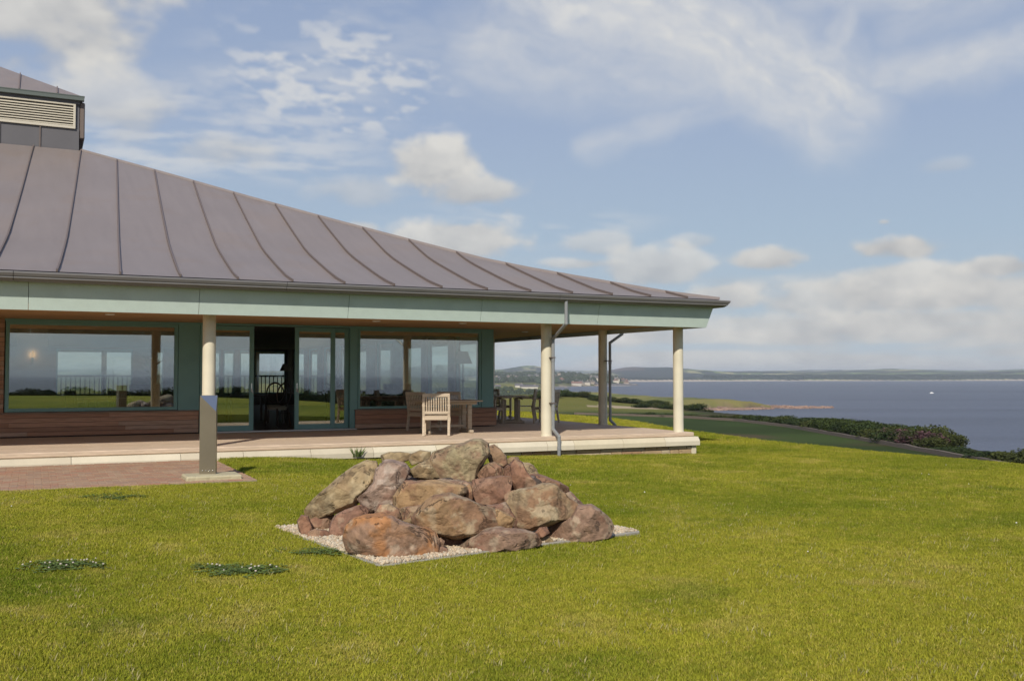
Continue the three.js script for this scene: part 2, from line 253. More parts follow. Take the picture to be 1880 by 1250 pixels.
function landColor(x, d, az, r, sd, y) {
  const n = fbm(x * .05, d * .05, 3, 4), n2 = fbm(x * .012, d * .012, 7, 4);
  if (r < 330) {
    let c = mix3(LOWLAND, [.052, .078, .02], ss(.4, .62, n));  // low ground beyond the crest, much darker green than the lawn
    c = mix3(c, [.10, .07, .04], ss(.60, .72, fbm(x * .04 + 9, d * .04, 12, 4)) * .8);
    if (r > 205) c = mix3(c, mix3([.10, .12, .028], [.19, .17, .045], n), ss(205, 260, r));
    if (sd < 22) c = mix3(c, [.045, .045, .022], ss(22, 14, sd));
    for (const [bx, bd, w] of [[9, 168, 4.5], [15, 176, 3.5], [40, 262, 8], [30, 268, 6]]) if (Math.hypot((x - bx) / 1.6, d - bd) < w) c = [.42, .33, .22];
    return c;
  }
  if (r < 2200) {
    let c = mix3([.25, .215, .06], [.15, .165, .04], ss(.42, .6, n2)); c = mix3(c, [.25, .21, .075], ss(.56, .72, n) * .8); c = mix3(c, [.05, .06, .025], ss(.62, .70, fbm(x * .02, d * .03, 31, 4)));
    if (sd < 20) c = mix3(c, mix3([.24, .155, .11], [.13, .09, .065], ss(.4, .6, fbm(x * .2, d * .2, 5, 3))), ss(20, 12, sd));
    return c;
  }
  if (r < 3600) { let c = mix3([.13, .135, .05], [.05, .065, .03], ss(.45, .58, fbm(x * .01, d * .008, 5, 3))); if (sd < 45) c = [.36, .29, .22]; return c; }
  const fx = Math.floor(x / 190 + n2 * 3), fd = Math.floor(d / 330 + n2 * 3), f = h3(fx, fd, 77);
  let c = f < .3 ? [.17, .23, .08] : f < .5 ? [.40, .37, .17] : f < .8 ? [.035, .045, .035] : [.09, .12, .05];
  c = mix3(c, [.03, .04, .035], ss(.50, .56, fbm(x * .0022, d * .0014, 15, 4)));
  if (r > 6500 && r < 9000 && az > .09 && az < .135) c = mix3(c, [.20, .13, .11], .7 * ss(.45, .6, fbm(x * .004, d * .003, 3, 3)));
  if (sd > 80 && r < 6100 && az > .19) c = [.034, .046, .036];
  if (sd < 62) c = [.50, .42, .33];
  return c;
}
function polar(rows, radius, h, col) {      // a sheet in rings round the viewpoint, finer in the direction of the photograph
  const azs = []; for (let a = -180; a < 180;) { azs.push(a * Math.PI / 180); a += a >= -34 && a < 34 ? .09 : a >= -70 && a < 100 ? .8 : 2; } azs.push(Math.PI);
  const n = azs.length, p = new Float32Array(n * rows * 3), c = new Float32Array(n * rows * 3), uv = new Float32Array(n * rows * 2), idx = [];
  for (let j = 0; j < rows; j++) for (let i = 0; i < n; i++) {
    const az = azs[i], r = radius(j / (rows - 1), az), x = Math.sin(az) * r, d = Math.cos(az) * r, o = j * n + i, [y, sd] = h(x, d, az, r);
    p.set([x, y, -d], 3 * o); c.set(col(x, d, az, r, sd, y), 3 * o); uv.set([x, d], 2 * o);
    if (j && i) { const A = o - n - 1, B = o - n, C = o - 1; idx.push(A, B, C, B, o, C); }
  }
  const g = new THREE.BufferGeometry(); g.setAttribute('position', new THREE.BufferAttribute(p, 3)); g.setAttribute('color', new THREE.BufferAttribute(c, 3)); g.setAttribute('uv', new THREE.BufferAttribute(uv, 2)); g.setIndex(idx); g.computeVertexNormals();
  if (g.attributes.normal.getY(5) < 0) { const a = g.index.array; for (let i = 0; i < a.length; i += 3) { const q = a[i]; a[i] = a[i + 1]; a[i + 1] = q; } g.computeVertexNormals(); }
  return g;
}
const grassTex = tex(512, (u, v) => { const n = tf(u, v, 64, 5, 3), m = tf(u, v, 8, 25, 4); const k = .45 + .55 * n + .35 * (m - .5); return [k, k, k * .95]; }, false);
const groundMat = new THREE.MeshPhysicalMaterial({ vertexColors: true, specularIntensity: .12, roughness: .95, map: grassTex, bumpMap: grassTex, bumpScale: .03 });
const landMat = new THREE.MeshPhysicalMaterial({ vertexColors: true, roughness: .95, specularIntensity: .12, map: T.patch });
const lawn = struct(mesh('lawn', polar(150, (t, az) => .4 * Math.pow((crestR(az) + 2) / .4, t), (x, d, az, r) => [landH(x, d, az, r, 60), 60], (x, d) => lawnColor(x, d).map((v) => v * 1.35)), groundMat, scene, true));
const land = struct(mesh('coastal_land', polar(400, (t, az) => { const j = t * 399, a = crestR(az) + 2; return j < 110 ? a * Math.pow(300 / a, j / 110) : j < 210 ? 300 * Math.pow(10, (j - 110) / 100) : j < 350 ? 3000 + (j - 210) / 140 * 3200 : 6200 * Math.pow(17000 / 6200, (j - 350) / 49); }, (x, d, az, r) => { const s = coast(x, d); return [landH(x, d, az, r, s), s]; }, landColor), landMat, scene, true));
for (const o of [lawn, land]) o.userData = { kind: 'structure', label: o === lawn ? 'close cut yellow green lawn round the pavilion' : 'links, shore, fields and hills beyond the lawn', category: o === lawn ? 'lawn' : 'land' };
{
  const g = new THREE.CircleGeometry(24000, 96).rotateX(-Math.PI / 2), p = g.attributes.position, uv = g.attributes.uv; for (let i = 0; i < p.count; i++) uv.setXY(i, p.getX(i) / 70, p.getZ(i) / 70);
  const wind = tex(512, (u, v) => { const a = tf(u, v, 3, 211, 5, 9), b = tf(u, v, 10, 215, 4, 40); const k = .62 + .30 * ss(.3, .7, a) + .16 * (b - .5); return [k, k, k]; }, false); wind.repeat.set(.045, .11);
  const sea = new THREE.Mesh(g.translate(0, SEA, 0), std([.078, .088, .122], { roughness: .42, bumpMap: T.waves, bumpScale: 1.2, map: wind })); sea.name = 'sea'; scene.add(sea); tag(sea, 'blue grey sea of the wide bay', 'sea', null, 'structure');
}

// ---------------------------------------------------------------- the pavilion
const HEAD = 2.84, CEN = -15.5;
const club = thing('pavilion', 'low pavilion with flared purple grey metal roof, green fascia and glazed walls', 'building', [OX, 0, OZ], TH);
{
  // roof: four curved slopes, hips at 45 degrees, a lantern on top
  const PROFILE = [[-.02, 3.355], [0, 3.36], [.75, 3.52], [1.7, 3.78], [2.68, 4.06], [3.4, 4.27], [4.0, 4.47], [4.57, 4.69], [5.5, 5.06], [6.5, 5.46], [7.4, 5.83], [8.3, 6.2], [9.24, 6.6], [10.75, 7.25], [12.85, 8.13]];
  const ROWS = 22, roof = part('roof', club), EAVE = .6, TOP = 12.8, half = [];
  half.push([EAVE, EAVE, 0]);
  for (let k = 0; k < 16; k++) { const ub = -.28 - .978 * k; let ut = .94 * ub; const s = Math.min(TOP, EAVE - ut); if (k > 12) ut = mix(-12.2, CEN, (k - 13) / 2.7); half.push([ub, ut, s]); }
  const edges = [...half, ...half.slice().reverse().map(([a, b, s]) => [2 * CEN - a, 2 * CEN - b, s])];
  const pt = ([ub, ut, s], t) => { const q = s * t; return [ub + (ut - ub) * t, lerpTab(PROFILE, q), EAVE - q]; };
  const SIDES = [[(p) => p, 'front'], [(p) => [p[2], p[1], p[0]], 'right'], [(p) => [2 * CEN - p[0], p[1], 2 * CEN - p[2]], 'back'], [(p) => [2 * CEN - p[2], p[1], 2 * CEN - p[0]], 'left']];
  SIDES.forEach(([f], si) => {
    const rest = [], seams = [];
    for (let e = 1; e < edges.length; e++) {
      const pos = [], idx = [];
      for (let j = 0; j <= ROWS; j++) { const t = j / ROWS; pos.push(...f(pt(edges[e - 1], t)), ...f(pt(edges[e], t))); if (j) { const o = 2 * j; if (si % 2) idx.push(o - 2, o, o - 1, o - 1, o, o + 1); else idx.push(o - 2, o - 1, o, o - 1, o + 1, o); } }
      const g = new THREE.BufferGeometry(); g.setAttribute('position', new THREE.Float32BufferAttribute(pos, 3)); g.setIndex(idx); g.computeVertexNormals();
      const uv = []; for (let i = 0; i < pos.length; i += 3) uv.push(pos[i] * .21 + e * .37, pos[i + 2] * .21 + e * .61); g.setAttribute('uv', new THREE.Float32BufferAttribute(uv, 2));
      if (si < 2) mesh('roof_panel', g, M.roof, roof, true); else rest.push(g);
      if (si < 2 && e < edges.length - 1) {
        const P = []; for (let j = 0; j <= 14; j++) { const q = f(pt(edges[e], j / 14)); q[1] += .022; P.push(q); }
        const gs = []; for (let j = 1; j < P.length; j++) gs.push(bar(P[j - 1], P[j], .028, .05)); seams.push(gs); mesh('standing_seam', gs, M.seam, roof);
      }
    }
    if (rest.length) { const m = mergeGeometries(rest); mesh('roof_slope', m, M.roof, roof, true); }
  });
  for (const q of [[1, 1], [0, 1]]) {      // cappings along the two hips in view
    const gs = []; for (let j = 1; j <= 16; j++) { const P = [j - 1, j].map((i) => { const s = TOP * i / 16, y = lerpTab(PROFILE, s) + .012; return q[0] ? [EAVE - s, y, EAVE - s] : [2 * CEN - EAVE + s, y, EAVE - s]; }); gs.push(bar(P[0], P[1], .09, .035)); } mesh('hip_capping', gs, M.roof, roof);
  }
  // eaves: gutter, fascia boards leaning outwards, soffit
  const A = EAVE, B = 2 * CEN - EAVE;
  const gutter = part('gutter', club), fascia = part('fascia', club);
  const profileRun = (pts, a, b) => {     // a profile of [out, y] run along one side with mitred ends
    const gs = [], n = pts.length, pos = [], idx = [];
    for (const end of [0, 1]) for (const [o, y] of pts) pos.push(end ? b + (b > a ? o : -o) * 0 : a, y, o);
    for (let i = 0; i < n; i++) { const j = (i + 1) % n; idx.push(i, j, n + i, j, n + j, n + i); }
    for (let i = 1; i < n - 1; i++) idx.push(0, i + 1, i, n, n + i, n + i + 1);
    const g = new THREE.BufferGeometry(); g.setAttribute('position', new THREE.Float32BufferAttribute(pos, 3)); g.setIndex(idx); return g.toNonIndexed();
  };
  const mitred = (pts, side, mat, name, parent, cuts = [[0, 1]]) => {
    for (const [c0, c1] of cuts) {
      const pos = [], idx = [], n = pts.length, L0 = 0, L1 = 1;
      for (const e of [c0, c1]) for (const [o, y] of pts) { const a = e <= 0 ? o : e >= 1 ? 2 * CEN - o : A + (B - A) * e + (e === c0 ? -.004 : .004); pos.push(...SIDES[side][0]([a, y, o])); }
      for (let i = 0; i < n; i++) { const j = (i + 1) % n; idx.push(i, j, n + i, j, n + j, n + i); }
      for (let i = 1; i < n - 1; i++) idx.push(0, i + 1, i, n, n + i, n + i + 1);
      const g = new THREE.BufferGeometry(); g.setAttribute('position', new THREE.Float32BufferAttribute(pos, 3)); g.setIndex(idx); const q = g.toNonIndexed(); q.computeVertexNormals(); mesh(name, q, mat, parent);
    }
  };
  const GUT = [[.53, 3.355], [.53, 3.175], [.64, 3.175], [.68, 3.185], [.715, 3.215], [.735, 3.222], [.735, 3.25], [.75, 3.255], [.775, 3.30], [.775, 3.325], [.76, 3.33], [.755, 3.30], [.72, 3.27], [.60, 3.27], [.60, 3.34]];
  const FAS = [[.505, 3.20], [.385, 2.73], [.345, 2.73], [.465, 3.20]];
  const joints = [0, ...[-2.49, -5.23, -7.98, -10.7, -13.41, -16.1, -18.8, -21.5, -24.2, -26.9, -29.6].map((u) => (u - A) / (B - A)), 1];
  for (let s = 0; s < 4; s++) {
    mitred(GUT, s, M.gutter, 'gutter_run', gutter, s < 2 ? [[0, .13], [.13, .305], [.305, .442], [.442, .7], [.7, 1]] : [[0, 1]]);
    mitred(FAS, s, M.fascia, 'fascia_panel', fascia, s < 2 ? joints.slice(1).map((j, i) => [joints[i], j]) : [[0, 1]]);
  }
  const soffit = part('soffit', club);
  for (const [a, b, c, d] of [[2 * CEN - .36, .36, -4.6, .36], [-2.7, .36, -26.4, -4.6], [2 * CEN - .36, .36, 2 * CEN - .36, -26.4], [2 * CEN - .36, -28.3, -26.4, -4.6]]) mesh('soffit_boarding', [box(a + .002, b, HEAD, HEAD + .04, c + .002, d)], M.soffit, soffit);
  for (const u of [-12.0, -6.6, -4.55]) mesh('downlight', [new THREE.TorusGeometry(.075, .015, 8, 20).rotateX(Math.PI / 2).translate(u, HEAD - .004, -2.1), new THREE.CylinderGeometry(.07, .07, .01, 20).translate(u, HEAD - .004, -2.1)], M.white, club);
  mesh('downlight', [new THREE.TorusGeometry(.075, .015, 8, 20).rotateX(Math.PI / 2).translate(-1.3, HEAD - .004, -5.4)], M.white, club);

  // columns all round the verandah
  const colG = mergeGeometries([new THREE.CylinderGeometry(.116, .116, HEAD - DECK, 32).translate(0, (HEAD + DECK) / 2, 0), new THREE.CylinderGeometry(.124, .128, .03, 32).translate(0, DECK + .015, 0)].map(prep));
  const cs = [.04, -3.40, -10.42];
  const colAt = (u, n) => { const m = mesh('column', colG.clone(), M.column, club); m.position.set(u, 0, n); };
  for (const c of cs) { colAt(c, -.22); colAt(2 * CEN - c, -.22); if (c !== .04) { colAt(.18, c - .4 + .02); colAt(.18, 2 * CEN - c); } }
  colAt(.18, 2 * CEN + .22); colAt(-10.4, 2 * CEN + .3); colAt(-3.4, 2 * CEN + .3);

  // rainwater pipes
  const pipe = part('downpipe', club);
  mesh('pipe', [...tube([[-3.40, 3.2, .66], [-3.40, 2.72, .66], [-3.325, 2.43, -.055], [-3.325, .50, -.055], [-3.36, .36, .27], [-3.36, -.1, .27]], .037, 14), new THREE.CylinderGeometry(.043, .043, .07, 14).translate(-3.325, 1.98, -.055), new THREE.CylinderGeometry(.043, .043, .07, 14).translate(-3.325, .92, -.055), new THREE.CylinderGeometry(.043, .043, .06, 14).translate(-3.36, .12, .27)], M.pipe, pipe);
  for (const y of [2.02, 1.05]) mesh('bracket', [box(-3.40, -3.28, y, y + .02, -.14, -.01)], M.seam, pipe);
  const pipe2 = part('downpipe', club);
  mesh('pipe', [...tube([[.64, 3.2, -3.55], [.64, 2.74, -3.55], [.26, 2.50, -3.55], [.26, .48, -3.55], [.40, .36, -3.55], [.40, -.1, -3.55]], .037, 14), new THREE.CylinderGeometry(.043, .043, .07, 14).translate(.26, 1.98, -3.55)], M.pipe, pipe2);
  mesh('bracket', [box(.14, .3, 2.02, 2.04, -3.66, -3.5)], M.seam, pipe2);

  // lantern with louvres
  const la = part('lantern', club), lu = -12.25, ll = 2 * CEN - lu, ln = -12.22;
  mesh('wall', [box(ll, lu, 7.7, 9.5, 2 * CEN - ln, ln - .02)], M.lead, la);
  for (let u = lu; u > ll; u -= 1.02) mesh('lead_panel', [box(Math.max(ll, u - 1.0), u, 8.0, 8.72, ln - .018, ln)], M.lead, la);
  for (let u = lu - 1.0; u > ll; u -= 1.02) mesh('seam', [box(u - .025, u + .005, 8.0, 8.72, ln, ln + .035)], M.seam, la);
  mesh('louvre_frame', [box(ll, lu - .1, 8.72, 8.79, ln, ln + .06), box(ll, lu - .1, 9.39, 9.43, ln, ln + .06), box(lu - .16, lu - .1, 8.79, 9.39, ln, ln + .06)], M.cream, la);
  for (let k = 0; k < 8; k++) { const y = 8.825 + k * .071; mesh('louvre_blade', [new THREE.BoxGeometry(lu - .16 - ll, .012, .075).rotateX(.75).translate((lu - .16 + ll) / 2, y, ln + .025)], M.cream, la); }
  mesh('gutter', [box(ll - .2, lu + .12, 9.53, 9.64, ln, ln + .16), box(ll - .2, lu + .13, 9.635, 9.66, ln, ln + .17)], M.gutterGreen, la);
  mesh('eaves_board', [box(ll, lu + .02, 9.43, 9.53, ln - .02, ln + .05)], M.lead, la);
  mesh('side_hood', [bev(lu + .004, lu + .15, 8.46, 9.525, ln - 4, ln - .03, .03)], M.seam, la);
  { const s0 = .06, apex = 9.66 + (lu - CEN + .1) * .546; const c = [[lu + .1, ln + .1], [lu + .1, 2 * CEN - ln - .1], [ll - .1, 2 * CEN - ln - .1], [ll - .1, ln + .1]];
    for (let i = 0; i < 4; i++) { const a = c[i], b = c[(i + 1) % 4], g = new THREE.BufferGeometry(); g.setAttribute('position', new THREE.Float32BufferAttribute([a[0], 9.655, a[1], b[0], 9.655, b[1], CEN, apex, CEN], 3)); g.computeVertexNormals(); mesh('roof_slope', g, M.roof, la); }
    for (let k = 1; k < 6; k++) { const u = lu + .1 - k * .98 + .3, s = Math.min(lu + .1 - u, u - ll + .1); mesh('seam', [bar([u, 9.67, ln + .1], [u, 9.67 + s * .546, ln + .1 - s], .03, .05)], M.seam, la); } }

  // front wall
  const WN = -4.55;
  const frameOf = (u0, u1, y0, y1, w, n0, n1) => [bev(u0, u1, y0, y0 + w, n0, n1), bev(u0, u1, y1 - w, y1, n0, n1), bev(u0, u0 + w, y0 + w, y1 - w, n0, n1), bev(u1 - w, u1, y0 + w, y1 - w, n0, n1)];
  const window_ = (u0, u1, y0, y1, w) => { const p = part('window', club); mesh('frame', frameOf(u0, u1, y0, y1, w, WN - .08, WN), M.frame, p); mesh('pane', [box(u0 + w * .6, u1 - w * .6, y0 + w * .6, y1 - w * .6, WN - .042, WN - .036), box(u0 + w * .6, u1 - w * .6, y0 + w * .6, y1 - w * .6, WN - .064, WN - .058)], M.glazing, p); return p; };
  const boards = (u0, u1, y0, y1, n0, n1, seed) => {
    const p = part('cladding', club), r = rng(seed), mats = [M.cedarA, M.cedarB, M.cedarC, M.cedarD];
    const rows = Math.round((y1 - y0) / .098), hgt = (y1 - y0) / rows;
    mesh('backing', [box(u0 + .005, u1 - .005, y0, y1, n0, n1 - .022)], M.frameDark, p);
    for (let j = 0; j < rows; j++) { let a = u0; while (a < u1 - .01) { let b = Math.min(u1, a + 1.4 + r() * 2.2); if (u1 - b < .5) b = u1; mesh('board', [bev(a + .001, b - .001, y0 + j * hgt + .004, y0 + (j + 1) * hgt - .002, n1 - .02, n1 + r() * .002, .004)], mats[Math.floor(r() * 4)], p); a = b; } }
    return p;
  };
  boards(-20, -13.87, .86, HEAD, WN - .15, WN, 3);
  window_(-13.85, -10.42, .88, 2.79, .075);
  mesh('wall_panel', [bev(-10.41, -9.95, .85, HEAD - .003, WN - .1, WN - .004)], M.frame, club);
  boards(-20, -9.97, DECK + .02, .845, WN - .1, WN + .06, 4);
  mesh('sill', [bev(-20, -9.96, .845, .872, WN - .05, WN + .085)], M.sill, club);
  boards(-6.34, -2.585, DECK + .02, .80, WN - .1, WN + .06, 6);
  mesh('sill', [bev(-6.35, -2.575, .80, .828, WN - .05, WN + .085)], M.sill, club);
  window_(-6.26, -2.99, .835, 2.79, .06);
  mesh('corner_post', [bev(-2.98, -2.64, .83, HEAD - .003, WN - .34, WN + .004)], M.frame, club);
  mesh('head_beam', [bev(-13.87, -2.64, 2.79, HEAD - .002, WN - .1, WN + .01)], M.frame, club);
  const door = (u0, u1, n, hl) => {
    const p = part('sliding_door', club); const w = .1;
    mesh('frame', [bev(u0, u0 + w, DECK + .03, 2.78, n - .05, n), bev(u1 - w, u1, DECK + .03, 2.78, n - .05, n), bev(u0 + w, u1 - w, DECK + .03, .50, n - .05, n), bev(u0 + w, u1 - w, 2.68, 2.78, n - .05, n)], M.frame, p);
    mesh('pane', [box(u0 + w * .7, u1 - w * .7, .47, 2.71, n - .020, n - .014), box(u0 + w * .7, u1 - w * .7, .47, 2.71, n - .038, n - .032)], M.glazing, p);
    if (hl) mesh('handle', [bev(hl - .015, hl + .015, 1.27, 1.47, n, n + .012), bar([hl, 1.34, n + .03], [hl + .02, 1.24, n + .05], .018)], M.chrome, p);
  };
  mesh('door_jamb', [bev(-9.945, -9.86, DECK, 2.79, WN - .12, WN + .012)], M.frame, club);
  door(-9.855, -8.74, WN - .01, -8.79); door(-7.79, -6.83, WN - .01, -7.74); door(-6.90, -6.47, WN - .075);
  mesh('door_post', [bev(-6.46, -6.27, DECK, 2.79, WN - .12, WN + .014)], M.frame, club);
  mesh('threshold', [bev(-9.94, -6.27, DECK - .01, DECK + .028, WN - .14, WN + .03)], M.chrome, club);
  // side and back walls with their windows
  const wall = (along, fixed, a0, a1, openings, name) => {
    const p = part(name, club), G = (a, b, y0, y1) => along === 'n' ? box(fixed - .1, fixed + .1, y0, y1, a, b) : box(a, b, y0, y1, fixed - .1, fixed + .1);
    const gs = [G(a0, a1, DECK, .82), G(a0, a1, 2.76, HEAD)]; let c = a0;
    for (const [o0, o1] of openings) { if (o0 - c > .01) gs.push(G(c, o0, .82, 2.76)); const Fr = along === 'n' ? (a, b, y0, y1) => box(fixed - .03, fixed + .03, y0, y1, a, b) : (a, b, y0, y1) => box(a, b, y0, y1, fixed - .03, fixed + .03);
      mesh('window_frame', [Fr(o0, o0 + .05, .82, 2.76), Fr(o1 - .05, o1, .82, 2.76), Fr(o0 + .05, o1 - .05, .82, .87), Fr(o0 + .05, o1 - .05, 2.71, 2.76)], M.frame, p);
      mesh('pane', [along === 'n' ? box(fixed - .004, fixed + .004, .85, 2.73, o0 + .03, o1 - .03) : box(o0 + .03, o1 - .03, .85, 2.73, fixed - .004, fixed + .004)], M.glass, p); c = o1; }
    if (a1 - c > .01) gs.push(G(c, a1, .82, 2.76)); mesh('wall', gs, M.inWall, p);
  };
  wall('n', -2.78, -26.5, -4.9, [[-25.5, -23.4], [-22.8, -21.2], [-20.4, -18.8], [-18.2, -16.6], [-16.0, -14.6], [-13.6, -11.8], [-10.85, -9.2], [-8.8, -7.08], [-6.64, -5.1]], 'side_wall');
  wall('u', -26.55, -28.3, -2.68, [[-24, -21], [-18, -15], [-12.48, -9.52], [-8.55, -8.25], [-6.1, -5.85], [-5.72, -5.25], [-5.0, -4.5], [-4.36, -2.95]], 'back_wall');
  wall('n', -28.25, -26.45, -4.6, [[-20, -17], [-13, -10]], 'left_wall');
  mesh('wall', [box(-28.3, -20, DECK, HEAD, WN - .2, WN)], M.inWall, club);
  mesh('floor', [box(-28.1, -2.7, DECK - .1, DECK + .005, -26.4, WN - .12)], M.inFloor, club);
  mesh('ceiling', [box(-28.1, -2.7, HEAD + .001, HEAD + .05, -26.4, WN - .01)], M.inCeil, club);
}

// ---------------------------------------------------------------- the deck and its stone edge
{
  const g = new THREE.Group(); g.name = 'deck'; g.position.set(OX, 0, OZ); g.rotation.y = TH; scene.add(g); tag(g, 'raised timber verandah deck edged with pale coping stones', 'deck', null, 'structure');
  const bs = [], r = rng(8);
  for (let n = -4.42; n < -.12; n += .145) { let a = -20; while (a < .2) { const b = Math.min(.2, a + 2.4 + r() * 1.8); bs.push(bev(a + .002, b - .002, DECK - .03, DECK + (r() - .5) * .003, n, n + .139, .004)); a = b; } }
  for (let n = -31; n < -4.5; n += .145) bs.push(bev(-2.6, .2, DECK - .03, DECK + (r() - .5) * .003, n, n + .139, .004));
  mesh('deck_boards', bs, M.deck, g).userData.kind = 'stuff';
  mesh('edge_board', [bev(-20, .28, .262, DECK + .004, -.1, .06, .018)], M.deck, g);
  mesh('edge_board', [bev(.205, .28, .262, DECK + .004, -31, -.105, .018)], M.deck, g);
  mesh('deck_frame', [box(-20, .2, .05, .3, -4.5, -.11), box(-2.6, .2, .05, .3, -31, -4.5), box(-28, -2.6, .05, .24, -31, -26.6)], M.deck, g);
  const cop = (a, b) => { const s = new THREE.Shape(); s.moveTo(0, .07); s.lineTo(.22, .07); s.lineTo(.22, .165); s.lineTo(.15, .258); s.lineTo(0, .258); s.closePath(); return new THREE.ExtrudeGeometry(s, { depth: b - a, bevelEnabled: false }).rotateY(-Math.PI / 2).translate(b, 0, 0); };
  const mats = [M.copingA, M.copingB, M.copingC];
  const cuts = [-20, -18.5, -17, -15.4, -13.9, -12.72, -10.95, -9.86, -8.62, -7.4, -6.1, -4.75, -3.6, -2.95, -1.72, -.62];
  for (let i = 0; i < cuts.length; i++) { const a = cuts[i], b = i + 1 < cuts.length ? cuts[i + 1] : .32; mesh('coping_stone', prep(cop(0, b - a - .008)).translate(a + .004, 0, 0), mats[Math.floor(r() * 3)], g); }
  for (let n = -1.25, k = 0; n > -31; n -= 1.3, k++) mesh('coping_stone', prep(cop(0, 1.29)).rotateY(Math.PI / 2).translate(.10, 0, n + 1.25), mats[k % 3], g);
  mesh('footing', [box(-20, .2, -.5, .075, -4, .10), box(-2.6, .24, -.5, .075, -31, -4)], M.mortar, g);
  const rub = [M.rubA, M.rubB, M.rubC];
  for (const [y0, y1] of [[-.02, .066], [-.13, -.026]]) { let a = -9.9; while (a < .14) { const b = Math.min(.14, a + .22 + r() * .4), t = r() * .02; mesh('rubble_stone', [bev(a + .006, b - .006, y0 + r() * .012, y1 - r() * .008, .08, .125 + t, .012)], rub[Math.floor(r() * 3)], g); a = b; } }
  mesh('quoin_stone', [bev(.14, .27, -.15, .068, -.15, .15, .01)], M.copingA, g);
  for (let n = -.2, k = 0; n > -12; n -= .5, k++) mesh('rubble_stone', [bev(.2, .265, -.12, .066, n - .49, n, .012)], rub[k % 3], g);
}

// ---------------------------------------------------------------- brick paving
{
  const g = new THREE.Group(); g.name = 'brick_paving'; g.position.set(OX, 0, OZ); g.rotation.y = TH; scene.add(g); tag(g, 'red brick paving laid in running bond beside the steel post', 'paving', null, 'structure');
  const Y = .15, U1 = -10.38, N0 = .235, N1 = 3.98, r = rng(12);
  mesh('bedding', [box(-16, U1, -.1, Y - .012, N0, N1)], M.mortar, g);
  const mats = [[.37, .225, .14], [.40, .25, .155], [.34, .22, .15], [.41, .275, .18], [.39, .20, .125]].map((c) => std(c, { map: T.patch, bumpMap: T.grain, bumpScale: .004, roughness: .9 }));
  const gB = prep(bev(-.0965, .0965, -.05, 0, -.0465, .0465, .006)); boxUV(gB);
  const all = [];
  for (let j = 0; j * .1 < N1 - N0; j++) for (let i = -1; i * .2 < 5.7; i++) { const u = U1 - .1 - i * .2 - (j % 2) * .1, n = N1 - .05 - j * .1; if (u > U1 - .09 || u < -15.9 || n < N0 + .04) continue; all.push([u, n]); }
  const near = all.filter(([u]) => u > -13.75 && u < -10.4).slice(0, 300), set = new Set(near), rest = [[], [], [], [], []];
  for (const b of all) { const k = Math.floor(r() * 5), dy = (r() - .5) * .005; if (set.has(b)) { const m = new THREE.Mesh(gB, mats[k]); m.name = 'brick'; m.position.set(b[0], Y + dy, b[1]); m.rotation.y = (r() - .5) * .02; g.add(m); } else rest[k].push(gB.clone().translate(b[0], Y + dy, b[1])); }
  rest.forEach((q, k) => { const m = new THREE.Mesh(mergeGeometries(q), mats[k]); m.name = 'bricks'; m.userData.kind = 'stuff'; g.add(m); });
}

